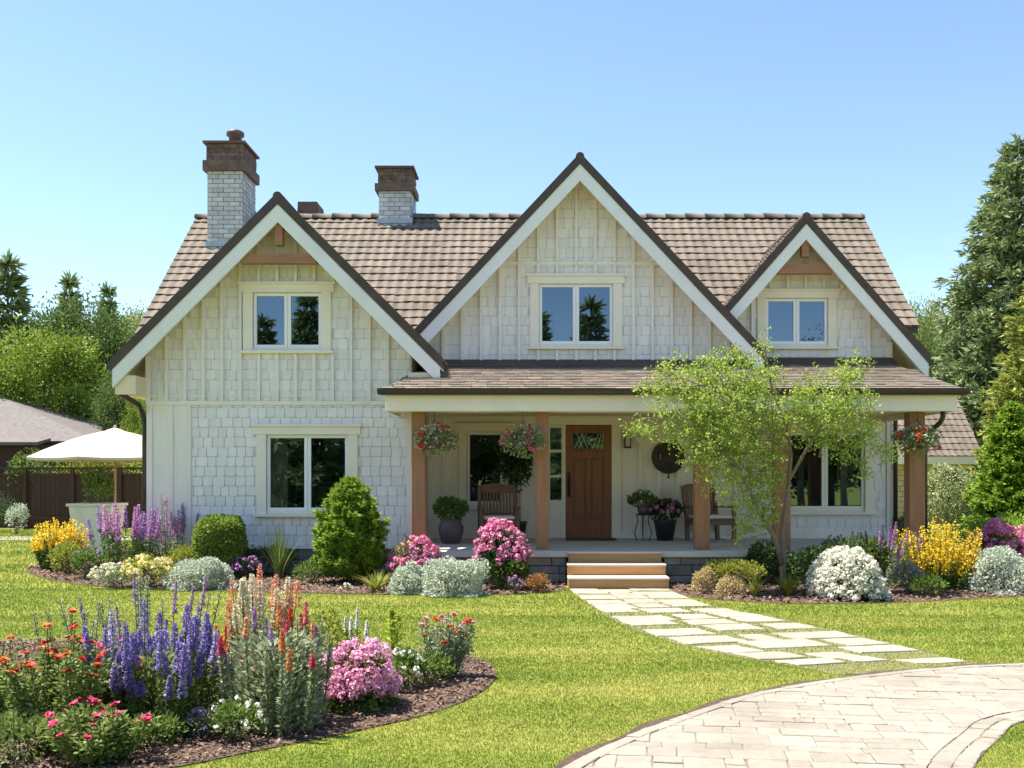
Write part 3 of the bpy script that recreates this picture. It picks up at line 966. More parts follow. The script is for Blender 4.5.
# stone foundation
def stonework(mb, x0, x1, z0, z1, y, rng, depth=.1):
    z = z0
    while z < z1-.01:
        h = min(rng.uniform(.10, .17), z1-z)
        if z1-z-h < .05: h = z1-z
        x = x0
        while x < x1-.01:
            w = min(rng.uniform(.18, .48), x1-x)
            if x1-x-w < .08: w = x1-x
            d = rng.uniform(0, .035)
            mb.box(x+.006, x+w-.006, y-d, y+depth, z+.006, z+h-.006)
            x += w
        z += h
mb = MB()
stonework(mb, wx0-.005, wx1-.2, 0, FZ-.065, YW-.01, rngw)
mb.box(wx0, wx1, YW+.03, YW+.15, -.05, FZ-.07)
hb(mb, 'foundation', M['stone'])

# ---- tiled roof faces
def tiled(mb, o, ux, uy, nu, lu, lv, course=.30, pitch=.23, amp=.013, rng=None, keep=None, step=.027, m=0):
    """wavy clay tiles: o = top corner on ridge, ux = unit along ridge, uy = unit down the slope, nu = outward normal"""
    o = Vector(o); ux = Vector(ux); uy = Vector(uy); nu = Vector(nu)
    rng = rng or random
    nc = max(1, int(round(lv/course))); cs = lv/nc
    nt_ = max(1, int(round(lu/pitch))); pt = lu/nt_
    K = 6
    for c in range(nc):
        v0, v1 = c*cs, (c+1)*cs + .03
        if c == nc-1: v1 = lv + .02
        off = 0.5*pt*(c % 2)*0
        for t in range(nt_):
            jit = rng.uniform(-.012, .012); hj = rng.uniform(-.004, .004)
            u0 = t*pt
            if keep and not keep(o + ux*(u0+pt/2) + uy*((v0+v1)/2)): continue
            n0 = len(mb.v)
            for (v, lift) in ((v0, .004), (v1+jit, step+hj), (v1+jit, step+hj+1e-5), (v1+jit, .0)):
                for k in range(K+1):
                    f = k/K
                    hgt = amp*(math.cos(2*math.pi*f)) + lift
                    if lift == 0: hgt = -.012
                    sag = .052*(1-math.cos(2*math.pi*f))*.5 if lift != .004 else 0
                    mb.v.append(tuple(o + ux*(u0+pt*f) + uy*(v-sag) + nu*hgt))
            for a in (0, 2):
                for k in range(K):
                    mb.f.append((n0+a*(K+1)+k, n0+(a+1)*(K+1)+k, n0+(a+1)*(K+1)+k+1, n0+a*(K+1)+k+1)); mb.m.append(m); mb.sm.append(a == 0)

rngr = random.Random(8)
ca, sa = 1/math.sqrt(1+MS*MS), MS/math.sqrt(1+MS*MS)
def in_gable(p, g, d=.25):
    return p.z < g.az - g.s*abs(p.x-g.ax) - d and p.y < g.yb
# main front slope
mb = MB()
lv_full = (RIDGE_Y-17.8)/ca
def keep_main(p):
    if p.y < 18.05 and gw.ax < p.x < gr_.xr - .25: return False
    if p.y < 18.45 and p.x > 0: return False
    if in_gable(p, gw) or in_gable(p, gm_) or in_gable(p, gr_): return False
    return True
tiled(mb, (ML, RIDGE_Y, RIDGE_Z), (1,0,0), (0,-ca,-sa), (0,-sa,ca), MR-ML, lv_full,   .262, .19, rng=rngr, keep=keep_main)
# under-layer and back slope
def slab(mb, a, b, c, d, th=.12, m=0):
    dz = Vector((0,0,-th))
    a,b,c,d = map(Vector, (a,b,c,d))
    mb.hexa([a+dz,b+dz,c+dz,d+dz,a,b,c,d], m)
lo = .035
def dk(x0, x1, y0, z_off=-lo):
    slab(mb, (x0,y0,main_z(y0)+z_off), (x1,y0,main_z(y0)+z_off), (x1,RIDGE_Y,RIDGE_Z+z_off), (x0,RIDGE_Y,RIDGE_Z+z_off), .13, 1)
dk(ML, gw.ax, 17.82); dk(gw.ax+.001, gr_.ax, 18.1); dk(gr_.ax+.001, rx1-.02, 18.1); dk(rx1-.019, MR, 18.42)
slab(mb, (ML,RIDGE_Y+.001,RIDGE_Z-lo), (MR,RIDGE_Y+.001,RIDGE_Z-lo), (MR,25.6,main_z(25.6)-lo), (ML,25.6,main_z(25.6)-lo), .13, 0)
hb(mb, 'roof', [M['tile'], M['edge']])
# ridge caps
mb = MB()
x = ML - .02; i = 0
while x < MR:
    l = .42
    r = .085 + .006*(i % 2) + rngr.uniform(-.004,.004)
    n0 = len(mb.v); x1 = min(x+l+.03, MR+.02)
    for xx, rr in ((x, r+.012), (x1, r)):
        for k in range(9):
            t = math.pi*k/8
            mb.v.append((xx, RIDGE_Y + 1.35*rr*math.cos(t), RIDGE_Z - .045 + 1.2*rr*math.sin(t)))
    for k in range(8):
        mb.f.append((n0+k, n0+k+1, n0+9+k+1, n0+9+k)); mb.m.append(0); mb.sm.append(True)
    mb.f.append(tuple(n0+k for k in range(9))); mb.m.append(0); mb.sm.append(False)
    mb.f.append(tuple(n0+9+k for k in reversed(range(9)))); mb.m.append(0); mb.sm.append(False)
    x += l; i += 1
hb(mb, 'ridge_caps', M['tile'])

# gable roofs with barge boards
def gable_roof(g, barge_h=.285, timber=None, both=True):
    c = 1/math.sqrt(1+g.s**2); s_ = g.s*c
    mb = MB()
    for sg, xe in ((-1, g.xl), (1, g.xr)):
        half = abs(xe - g.ax)
        lv = half/c
        tiled(mb, (g.ax, g.Yf-.02, g.az), (0,1,0), (sg*c,0,-s_), (sg*s_,0,c), g.yb-g.Yf, lv,   .262, .19, rng=rngr, step=.027)
        z = lambda x: g.az - g.s*abs(x-g.ax)
        for (a, b, th, m) in ((-.035, -.035, .09, 1),):
            slab(mb, (g.ax,g.Yf,g.az-.035), (xe,g.Yf,z(xe)-.035), (xe,g.yb,z(xe)-.035), (g.ax,g.yb,g.az-.035), th, 1)
    # dark edge strip along the verge
    for sg, xe in ((-1, g.xl), (1, g.xr)):
        xe2 = xe + sg*.03
        z = lambda x: g.az - g.s*abs(x-g.ax)
        a, b = (g.ax, xe2)
        mb.prism([(a,g.Yf-.045,z(a)+.055),(b,g.Yf-.045,z(b)+.055),(b,g.Yf-.045,z(b)-.134),(a,g.Yf-.045,z(a)-.134)], (0,.043,0), 1)
    # ridge
    mb.tube([(g.ax, g.Yf-.05, g.az-.01), (g.ax, g.yb, g.az-.01)], .075, 10, 1)
    hb(mb, 'roof', [M['tile'], M['edge']])
    # soffit
    so = MB()
    for sg, xe in ((-1, g.xl), (1, g.xr)):
        z = lambda x: g.az - .127 - g.s*abs(x-g.ax)
        slab(so, (g.ax+sg*.002,g.Yf+.01,z(g.ax)), (xe,g.Yf+.01,z(xe)), (xe,g.Yw-.004,z(xe)), (g.ax+sg*.002,g.Yw-.004,z(g.ax)), .04)
    for sg, xe, xw in (timber or {}).get('box', []):
        z = lambda x: g.az - .127 - g.s*abs(x-g.ax)
        slab(so, (xw+sg*.003,g.Yw-.003,z(xw+sg*.003)), (xe,g.Yw-.003,z(xe)), (xe,g.yb-.3,z(xe)), (xw+sg*.003,g.yb-.3,z(xw+sg*.003)), .03)
    hb(so, 'soffit', M['soffit'])
    # barge boards
    ba = MB()
    vh = barge_h
    for sg, xe in ((-1, g.xl), (1, g.xr)):
        z = lambda x: g.az - .135 - g.s*abs(x-g.ax)
        xi = g.ax
        ba.prism([(xi,g.Yf-.03,z(xi)),(xe,g.Yf-.03,z(xe)),(xe,g.Yf-.03,z(xe)-vh*1.02),(xi,g.Yf-.03,z(xi)-vh)], (0,.05,0))
    hb(ba, 'barge_board', M['fascia'], bevel=.004)
    # eave boxing behind the lower tips
    for sg, xe, xw in timber and timber.get('box', []) or []:
        z = g.az - .127 - g.s*abs(xe-g.ax)
        eb = MB(); eb.box(min(xe-sg*.02,xw), max(xe-sg*.02,xw), g.Yf+.03, g.Yw+1.2, z-.40, z-.10)
        hb(eb, 'eave_box', M['soffit'])
    if timber and 'tie' in timber:
        zc, h = timber['tie']
        hwid = (g.az - .135 - vh - zc)/g.s
        tb = MB()
        y0 = g.Yf + .03
        tb.box(g.ax-hwid-.12, g.ax+hwid+.12, y0, y0+.14, zc-h, zc)
        tb.box(g.ax-.065, g.ax+.065, y0+.0, y0+.13, zc+.13, g.az-.118-vh+.08)
        hb(tb, 'gable_truss', M['beamwood'], bevel=.008)
gable_roof(gw, timber={'tie': (Z_(253.5,16.05), .16), 'box': [(-1, gw.xl, wx0), (1, gw.xr, wx1)]})
gable_roof(gm_)
gable_roof(gr_, .27, timber={'tie': (Z_(264,17.55), .17), 'box': [(1, gr_.xr, rx1)]})

# ---- chimneys
def chimney(px0, px1, pyt, pyb, Yf, depth, cap_px, flue, pbase):
    x0, x1 = X_(px0,Yf), X_(px1,Yf)
    zt = Z_(pyt,Yf); zb = Z_(pyb,Yf)
    rng = random.Random(px0)
    mb = MB()
    ch = .093
    mb.box(x0+.012, x1-.012, Yf+.012, Yf+depth-.012, zb-1.0, zt, 1)
    z = zb - .9; r = 0
    while z < zt-.02:
        h = min(ch, zt-z)
        bw = .225
        x = x0 - (bw/2 if r % 2 else 0)
        while x < x1:
            a, b = max(x, x0), min(x+bw, x1)
            if b-a > .03:
                d = rng.uniform(0,.006)
                mb.box(a+.007, b-.007, Yf-d, Yf+.06, z+.007, z+h-.006)
            x += bw
        y = Yf+.06 - (bw/2 if r % 2 else 0)
        while y < Yf+depth:
            a, b = max(y, Yf+.062), min(y+bw, Yf+depth)
            if b-a > .03:
                d = rng.uniform(0,.006)
                mb.box(x1-.06, x1+d, a+.007, b-.007, z+.007, z+h-.006)
                mb.box(x0-d, x0+.06, a+.007, b-.007, z+.007, z+h-.006)
            y += bw
        z += ch; r += 1
    c = hb(mb, 'chimney', [M['chbrick'], M['mortar']])
    k = MB()
    o = .07
    za, zm, ztop = Z_(cap_px[0],Yf), Z_(cap_px[1],Yf), Z_(cap_px[2],Yf)
    k.box(x0-o, x1+o, Yf-o, Yf+depth+o, zt-.003, zm)
    # rough stone panel courses
    rr = random.Random(5)
    zz = zm + .001
    while zz < ztop-.05:
        h = min(.085, ztop-.045-zz)
        xx = x0-.012
        while xx < x1+.012:
            w = min(rr.uniform(.09,.2), x1+.012-xx)
            k.box(xx+.003, xx+w-.003, Yf-.012-rr.uniform(0,.012), Yf+.1, zz+.003, zz+h-.003); xx += w
        yy = Yf+.1
        while yy < Yf+depth+.012:
            w = min(rr.uniform(.09,.2), Yf+depth+.012-yy)
            k.box(x1-.1, x1+.012+rr.uniform(0,.012), yy+.003, yy+w-.003, zz+.003, zz+h-.003)
            k.box(x0+.1, x0-.012-rr.uniform(0,.012), yy+.003, yy+w-.003, zz+.003, zz+h-.003); yy += w
        zz += .085
    k.box(x0+.02, x1-.02, Yf+.02, Yf+depth-.02, zm+.001, ztop-.05)
    k.box(x0-o, x1+o, Yf-o, Yf+depth+o, ztop-.045, ztop)
    hb(k, 'chimney_cap', M['chcap'], c)
    if flue:
        f = MB(); cx, cy = (x0+x1)/2+.12, Yf+depth/2-.15
        f.lathe([(.13,0),(.13,.20),(.18,.22),(.18,.29),(.12,.33)], (cx,cy,ztop+.001), 20)
        hb(f, 'flue', M['pot'], c)
    fl = MB()
    fl.box(x0-.03, x1+.03, Yf-.025, Yf+.05, zb-.05, zb+.06)
    fl.hexa([(x1+.005,Yf,zb-.1),(x1+.02,Yf,zb-.1),(x1+.02,Yf+depth,zb-.1),(x1+.005,Yf+depth,zb-.1),
             (x1+.005,Yf,zb+.07),(x1+.02,Yf,zb+.07),(x1+.02,Yf+depth,zb+.07+depth*MS),(x1+.005,Yf+depth,zb+.07+depth*MS)])
    hb(fl, 'flashing', M['lead'], c)
chimney(207, 242.5, 171, 244, 20.48, .95, (170,161,141.5), True, 244)
chimney(378.5, 411, 191, 221, 21.2, .75, (190,184,166.5), False, 221)
# roof vent behind the ridge
mb = MB()
a = W(298,214,22.3); b = W(326,214,22.3); zt = Z_(204,22.3)
mb.hexa([(a.x,22.1,6.4),(b.x,22.1,6.4),(b.x,22.8,6.0),(a.x,22.8,6.0),(a.x+.04,22.1,zt),(b.x-.16,22.1,zt),(b.x-.16,22.8,zt),(a.x+.04,22.8,zt)])
mb.box(a.x+.1, a.x+.2, 22.3, 22.4, zt-.01, zt+.05)
hb(mb, 'roof_vent', M['chcap'])

# ---- porch roof, beam, gutter, posts, floor, steps
PXL, PXR = X_(381, 14.9), X_(963, 14.9)
PY0, PZ0 = 14.88, Z_(389, 14.88)
PSL = .235
mb = MB()
rngp = random.Random(21)
pc, ps = 1/math.sqrt(1+PSL**2), PSL/math.sqrt(1+PSL**2)
def pz(y): return PZ0 + PSL*(y-PY0)
# overlapping flat shingles in courses
v = 0; L = (18.0-PY0)/pc
rows = 17; cs = L/rows
for r in range(rows):
    x = PXL - rngp.uniform(0,.15)
    while x < PXR:
        w = rngp.uniform(.13,.26)
        a, b = max(x, PXL), min(x+w, PXR)
        if b-a > .03:
            j = rngp.uniform(-.012,.012)
            y0 = PY0 + (r*cs + j)*pc - .01; y1 = PY0 + ((r+1)*cs+.03)*pc
            xl = PXL + (y0-PY0)*.13
            t = .020 + rngp.uniform(-.003,.004)
            if not (y1 > YW-.02 and a < wx1) and y1 < 18.01 + .02 and a > xl-.02:
                y1 = min(y1, 18.0)
                mb.hexa([(a+.003,y0,pz(y0)-.01),(b-.003,y0,pz(y0)-.01),(b-.003,y1,pz(y1)-.012),(a+.003,y1,pz(y1)-.012),
                         (a+.003,y0,pz(y0)+t),(b-.003,y0,pz(y0)+t),(b-.003,y1,pz(y1)+.002),(a+.003,y1,pz(y1)+.002)], 0)
        x += w
d = -.012
slab(mb, (PXL,PY0,pz(PY0)+d), (PXR,PY0,pz(PY0)+d), (PXR,YW-.05,pz(YW-.05)+d), (PXL+.2,YW-.05,pz(YW-.05)+d), .08, 1)
slab(mb, (wx1+.02,YW-.049,pz(YW-.049)+d), (PXR,YW-.049,pz(YW-.049)+d), (PXR,17.99,pz(17.99)+d), (wx1+.02,17.99,pz(17.99)+d), .08, 1)
# dark sloped strip along the wall
for (x0, x1, yy) in ((gm_.xl+.35, gm_.xr-.3, YM-.03), (gm_.xr-.3, rx1, YP-.03)):
    mb.hexa([(x0,yy-.35,pz(yy-.35)+.02),(x1,yy-.35,pz(yy-.35)+.02),(x1,yy,pz(yy)+.02),(x0,yy,pz(yy)+.02),(x0,yy-.35,pz(yy-.35)+.03),(x1,yy-.35,pz(yy-.35)+.03),(x1,yy,pz(yy)+.11),(x0,yy,pz(yy)+.11)], 1)
hb(mb, 'porch_roof', [M['shingle'], M['edge']])
bm_ = MB()
zb0, zb1 = Z_(411.5, 15.05), PZ0-.075
bm_.box(PXL+.06, PXR-.06, 14.95, 15.0, zb0, zb1)             # fascia
bm_.box(PXL+.10, PXR-.08, 15.2, 15.42, zb0+.002, zb1)
bm_.box(PXR-.10, PXR-.06, 15.001, 17.98, zb0, zb1-.01)
bm_.box(PXL+.06, PXL+.09, 15.001, YW-.05, zb0, zb1-.01)
hb(bm_, 'porch_beam', M['trim'], bevel=.006)
cl = MB(); cl.box(PXL+.12, PXR-.12, 15.001, 15.199, zb0+.03, zb0+.05); cl.box(wx1+.02, PXR-.12, 15.421, 17.96, zb0+.10, zb0+.13)
hb(cl, 'porch_ceiling', M['soffit'])
# gutter: half round trough
gt = MB(); seg = 10
pr = []
for k in range(seg+1):
    t = math.pi + math.pi*k/seg
    pr.append((14.845 + .07*math.cos(t), PZ0 - .012 + .075*math.sin(t)))
for k in range(seg):
    gt.face([(PXL-.04,pr[k][0],pr[k][1]),(PXR+.04,pr[k][0],pr[k][1]),(PXR+.04,pr[k+1][0],pr[k+1][1]),(PXL-.04,pr[k+1][0],pr[k+1][1])], 0, True)
gt.face([(PXL-.04,p[0],p[1]) for p in pr]); gt.face([(PXR+.04,p[0],p[1]) for p in reversed(pr)])
gt.box(PXL-.04, PXR+.04, 14.772, 14.784, PZ0-.02, PZ0+.004)
hb(gt, 'gutter', M['gutter'])
# posts
for px, y, w in ((419,15.31,.21), (542,15.31,.20), (701.5,15.31,.225), (781,15.31,.24), (914.5,15.31,.24)):
    x = X_(px, y)
    p = MB(); p.box(x-w/2, x+w/2, y-w/2, y+w/2, FLZ+.002, zb0+.001)
    o = hb(p, 'porch_post', M['post'], bevel=.012)
# floor
fx0, fx1 = wx1-.02, X_(940, 14.9)
fl = MB(); fl.box(fx0, fx1, 14.88, YP-.002, FLZ-.09, FLZ)
hb(fl, 'porch_floor', M['concrete'], bevel=.008)
st = MB()
stonework(st, fx0+.03, X_(566,14.95)-.0, 0, FLZ-.095, 14.98, rngw, .2)
stonework(st, X_(664,14.95), fx1-.04, 0, FLZ-.095, 14.98, rngw, .2)
st.box(fx0+.05, fx1-.06, 15.1, 15.3, -.05, FLZ-.1)
hb(st, 'porch_foundation', M['stone'])
stp = MB()
sX0, sX1 = X_(568.5,14.15), X_(669,14.15)
for k, (yf, z1) in enumerate(((14.15,.16),(14.5,.32),(14.84,.478))):
    e = .0 if k < 2 else .02
    stp.box(sX0+e, sX1-e, yf, 14.875, z1-.157, z1-.03, 0)
    stp.box(sX0+e-.008, sX1-e+.008, yf-.02, (14.5,14.84,14.876)[k]-.001, z1-.029, z1, 1)
hb(stp, 'porch_steps', [M['stepwood'], M['treadtop']], bevel=.006)

# ---- door with sidelight
fr = MB()
fr.box(X_(545,YP), sx0, YP-.05, YP+.05, FLZ+.002, dz1+.14)
fr.box(sx1, dx0, YP-.05, YP+.05, FLZ+.002, dz1+.0)
fr.box(dx1, X_(621,YP), YP-.05, YP+.05, FLZ+.002, dz1+.14)
fr.box(sx0, dx1, YP-.05, YP+.05, dz1, dz1+.14)
fr.box(X_(543,YP), X_(623,YP), YP-.07, YP+.05, dz1+.141, dz1+.175)
fr.box(sx0, sx1, YP-.045, YP+.05, sz1, dz1-.001); fr.box(sx0, sx1, YP-.045, YP+.05, FLZ+.002, sz0)
for zz in (sz0+.33*(sz1-sz0), sz0+.68*(sz1-sz0)): fr.box(sx0, sx1, YP-.03, YP+.05, zz-.025, zz+.025)
hb(fr, 'door_frame', M['trim'], bevel=.005)
sl = MB(); sl.face([(sx0,YP+.02,sz0),(sx1,YP+.02,sz0),(sx1,YP+.02,sz1),(sx0,YP+.02,sz1)])
hb(sl, 'sidelight_pane', M['glass'])
dm = MB()
y0 = YP - .015
dw, dh = dx1-dx0, dz1-FLZ-.01
a0 = FLZ+.012
gz0, gz1 = a0+dh*.785, a0+dh*.925
def fx(u): return dx0+.004+(dw-.008)*u
def fz(v): return a0+dh*v
dm.box(fx(0), fx(.16), y0, y0+.06, fz(0), fz(.995)); dm.box(fx(.84), fx(1), y0, y0+.06, fz(0), fz(.995))
dm.box(fx(.16), fx(.84), y0, y0+.06, fz(0), fz(.16)); dm.box(fx(.16), fx(.84), y0, y0+.06, fz(.70), gz0); dm.box(fx(.16), fx(.84), y0, y0+.06, gz1, fz(.995))
dm.box(fx(.455), fx(.545), y0, y0+.06, fz(.16), fz(.70))
for u0, u1 in ((.16,.455),(.545,.84)):
    dm.box(fx(u0), fx(u1), y0+.03, y0+.05, fz(.16), fz(.70))
    dm.box(fx(u0+.05), fx(u1-.05), y0+.012, y0+.03, fz(.19), fz(.67))
dm.box(fx(.13), fx(.87), y0-.03, y0, gz0-.035, gz0-.005)
door = hb(dm, 'door', M['doorwood'], bevel=.005)
dg = MB(); dg.face([(fx(.16),y0+.03,gz0),(fx(.84),y0+.03,gz0),(fx(.84),y0+.03,gz1),(fx(.16),y0+.03,gz1)])
hb(dg, 'door_pane', M['glass'], door)
lead = MB()
rl = random.Random(2)
for i in range(7):
    xa = fx(.18+.1*i); xb = fx(.18+.1*i + rl.uniform(-.16,.2)); xb = min(max(xb, fx(.17)), fx(.83))
    lead.bar((xa,y0+.022,gz0+.005), (xb,y0+.022,gz1-.005), .012, .008, (0,1,0))
hb(lead, 'door_leading', M['planter'], door)
ha = MB()
hx = fx(.07)
ha.box(hx-.025, hx+.025, y0-.02, y0-.001, fz(.36), fz(.58))
ha.tube([(hx,y0-.02,fz(.53)),(hx,y0-.07,fz(.52)),(hx,y0-.07,fz(.40)),(hx,y0-.02,fz(.38))], .012, 8)
ha.tube([(hx,y0-.02,fz(.555)),(hx,y0-.05,fz(.555))], .022, 12)
hb(ha, 'door_handle', M['darkmetal'], door)
# wall lamp
lx, lz = X_(627,YP), Z_(440,YP)
la = MB(); la.box(lx-.045,lx+.045,YP-.05,YP-.02,lz-.14,lz+.14); la.box(lx-.06,lx+.06,YP-.19,YP-.05,lz+.10,lz+.13)
la.lathe([(.085,.13),(.03,.19),(.012,.21)], (lx,YP-.12,lz), 4, smooth=False, sq=True)
for sx in (-.05,.05):
    for sy in (-.17,-.07): la.box(lx+sx-.007,lx+sx+.007,YP+sy-.007,YP+sy+.007,lz-.12,lz+.10)
la.box(lx-.06,lx+.06,YP-.18,YP-.06,lz-.15,lz-.12)
lamp = hb(la, 'wall_lamp', M['darkmetal'])
lg = MB(); lg.box(lx-.04,lx+.04,YP-.16,YP-.08,lz-.118,lz+.098)
hb(lg, 'lamp_glass', M['cushion'], lamp)
# downspouts
def spout(pts, r=.042):
    m = MB(); m.tube(pts, r, 10); return hb(m, 'downspout', M['gutter'])
xg = gw.xl+.02; ze = gw.az - gw.s*(gw.ax-gw.xl)
spout([(xg,16.12,ze-.05),(xg,16.12,ze-.42),(xg+.05,16.15,ze-.52),(xg+.28,16.3,ze-.68),(wx0-.07,16.5,ze-.82),(wx0-.06,16.56,ze-1.0),(wx0-.06,16.56,.05)])
gl2 = MB(); gl2.box(gw.xl-.11, gw.xl-.004, 16.0, 19.5, ze-.14, ze-.05); hb(gl2, 'gutter', M['gutter'])
xe = gr_.xr-.04; ze2 = gr_.az - gr_.s*(gr_.xr-gr_.ax)
spout([(xe-.26,17.7,ze2-.25),(xe-.28,17.75,ze2-.42),(xe-.40,17.82,ze2-.55),(rx1+.06,17.92,ze2-.62),(rx1+.055,17.93,ze2-.75),(rx1+.055,17.93,.5)], .04)
gl3 = MB(); gl3.box(gr_.xr+.004, gr_.xr+.10, 17.5, 19.8, ze2-.16, ze2-.05); hb(gl3, 'gutter', M['gutter'])
xp = X_(943,15.1)
spout([(xp,15.1,zb0+.06),(xp,15.1,zb0-.08),(xp-.02,15.15,zb0-.16),(xp-.1,15.3,zb0-.28),(X_(925,15.45),15.45,zb0-.36),(X_(925,15.45),15.45,zb0-.5),(X_(925,15.45),15.45,FLZ-.3)], .038)

# ================================================================ PORCH THINGS
def armchair():
    root = empty('porch_chair', (0,0,0), 'x', 'chair', 'wooden armchairs on the porch')
    m = M['chairwood']
    w, d, sh = .62, .56, .40
    for sx in (-1, 1):
        k = MB(); x = sx*(w/2-.03)
        k.hexa([(x-.03,-d/2,0),(x+.03,-d/2,0),(x+.03,-d/2+.06,0),(x-.03,-d/2+.06,0),(x-.03,-d/2,.61),(x+.03,-d/2,.61),(x+.03,-d/2+.06,.61),(x-.03,-d/2+.06,.61)])
        k.build('leg', m, root, bevel=.006)
        k = MB()
        k.hexa([(x-.03,d/2-.04,0),(x+.03,d/2-.04,0),(x+.03,d/2+.03,0),(x-.03,d/2+.03,0),(x-.03,d/2-.02,sh),(x+.03,d/2-.02,sh),(x+.03,d/2+.05,sh),(x-.03,d/2+.05,sh)])
        k.hexa([(x-.03,d/2-.02,sh),(x+.03,d/2-.02,sh),(x+.03,d/2+.05,sh),(x-.03,d/2+.05,sh),(x-.03,d/2+.12,1.0),(x+.03,d/2+.12,1.0),(x+.03,d/2+.17,1.0),(x-.03,d/2+.17,1.0)])
        k.build('leg', m, root, bevel=.006)
        k = MB(); k.box(x-.045, x+.045, -d/2-.04, d/2+.05, .611, .645); k.build('armrest', m, root, bevel=.01)
    k = MB()
    k.box(-w/2+.06, w/2-.06, -d/2+.01, -d/2+.05, .30, sh-.002); k.box(-w/2+.06, w/2-.06, d/2-.02, d/2+.02, .30, sh-.002)
    for s in (-1, 1): k.box(s*(w/2-.045)-.015, s*(w/2-.045)+.015, -d/2+.065, d/2-.045, .30, sh-.002)
    for i in range(6): k.box(-w/2+.062, w/2-.062, -d/2-.02+i*.095, -d/2+.062+i*.095, sh, sh+.02)
    k.build('seat', m, root, bevel=.004)
    k = MB()
    def bz(z): return d/2+.015+(z-sh)*.235
    n = 9
    k.bar((-w/2+.06,bz(.93)+.005,.95), (w/2-.06,bz(.93)+.005,.95), .035, .12)
    # arched crest
    k.prism([(-w/2+.0,bz(1)-.02,1.0),(w/2,bz(1)-.02,1.0),(w/2-.1,bz(1)-.02,1.045),(0,bz(1)-.02,1.07),(-w/2+.1,bz(1)-.02,1.045)], (0,.045,0))
    k.bar((-w/2+.06,bz(.5),.50), (w/2-.06,bz(.5),.50), .03, .05)
    for i in range(n):
        x = -w/2+.10+i*(w-.2)/(n-1)
        k.bar((x,bz(.5),.52), (x,bz(.9),.90), .036, .016, (0,1,0))
    k.build('backrest', m, root, bevel=.004)
    k = MB(); k.box(-w/2+.07, w/2-.07, -d/2-.01, d/2-.05, sh+.021, sh+.085); k.build('cushion', M['cushion'], root, bevel=.025)
    return root
ch1 = armchair()
ch1.location = (X_(498.5,16.9), 16.9, FLZ+.002); ch1.rotation_euler = (0,0,R(6)); ch1.scale = (1.08,1,.93)
ch1['label'] = 'brown slatted armchair on the porch under the hanging baskets, left of the front door'
ch2 = copy_tree(ch1)
ch2.location = (X_(711,17.2), 17.2, FLZ+.002); ch2.rotation_euler = (0,0,R(22))
ch2['label'] = 'brown slatted armchair on the porch half hidden by a post, below the round wall plaque'

# round plaque on the wall
mb = MB()
pc_ = W(668, 457, YP)
n0 = 40
def disc(prof):
    base = len(mb.v)
    for r, y in prof:
        for k in range(n0):
            t = 2*math.pi*k/n0
            mb.v.append((r*math.cos(t), y, r*math.sin(t)))
    for i in range(len(prof)-1):
        for k in range(n0):
            mb.f.append((base+i*n0+k, base+i*n0+(k+1)%n0, base+(i+1)*n0+(k+1)%n0, base+(i+1)*n0+k)); mb.m.append(0); mb.sm.append(True)
disc([(.001,-.03),(.05,-.035),(.08,-.025),(.20,-.03),(.235,-.03),(.245,-.055),(.29,-.055),(.30,-.03),(.30,-.004),(.001,-.003)])
mb.tube([(0,-.03,-.30),(0,-.03,-.36)], .012, 8)
mb.lathe([(.001,-.02),(.022,-.01),(.022,.01),(.001,.02)], (0,-.03,-.37), 10)
for k in range(16):
    t = 2*math.pi*k/16
    mb.bar((.09*math.cos(t),-.033,.09*math.sin(t)), (.195*math.cos(t),-.036,.195*math.sin(t)), .018, .008, (0,1,0))
o = mb.build('wall_plaque', M['rust']); o.location = (pc_.x, YP-.034, pc_.z)
tag(o, 'round dark metal plaque hanging on the porch wall right of the lamp', 'plaque')
# door mat
mb = MB(); mb.box(-.44,.44,-.24,.24,0,.022)
o = mb.build('door_mat', M['mat'], bevel=.006); o.location = (X_(591,17.5), 17.52, FLZ+.001)
tag(o, 'dark brown mat lying before the front door', 'door mat')

# ================================================================ PLANTS
def plant_root(name, p, label, cat, group=None, rz=0):
    return empty(name, p, label, cat, group, rz)

def stems_mesh(root, ends, base_r, r, rng, mat):
    k = MB()
    for e in ends:
        b = Vector((rng.normal(0, base_r), rng.normal(0, base_r), -.01))
        e = Vector(e); mid = b.lerp(e, .5) + Vector((rng.normal(0,.02), rng.normal(0,.02), .03))
        k.tube([b, mid, e], [r, r*.8, r*.5], 5, cap=False)
    return k.build('stem', mat, root)

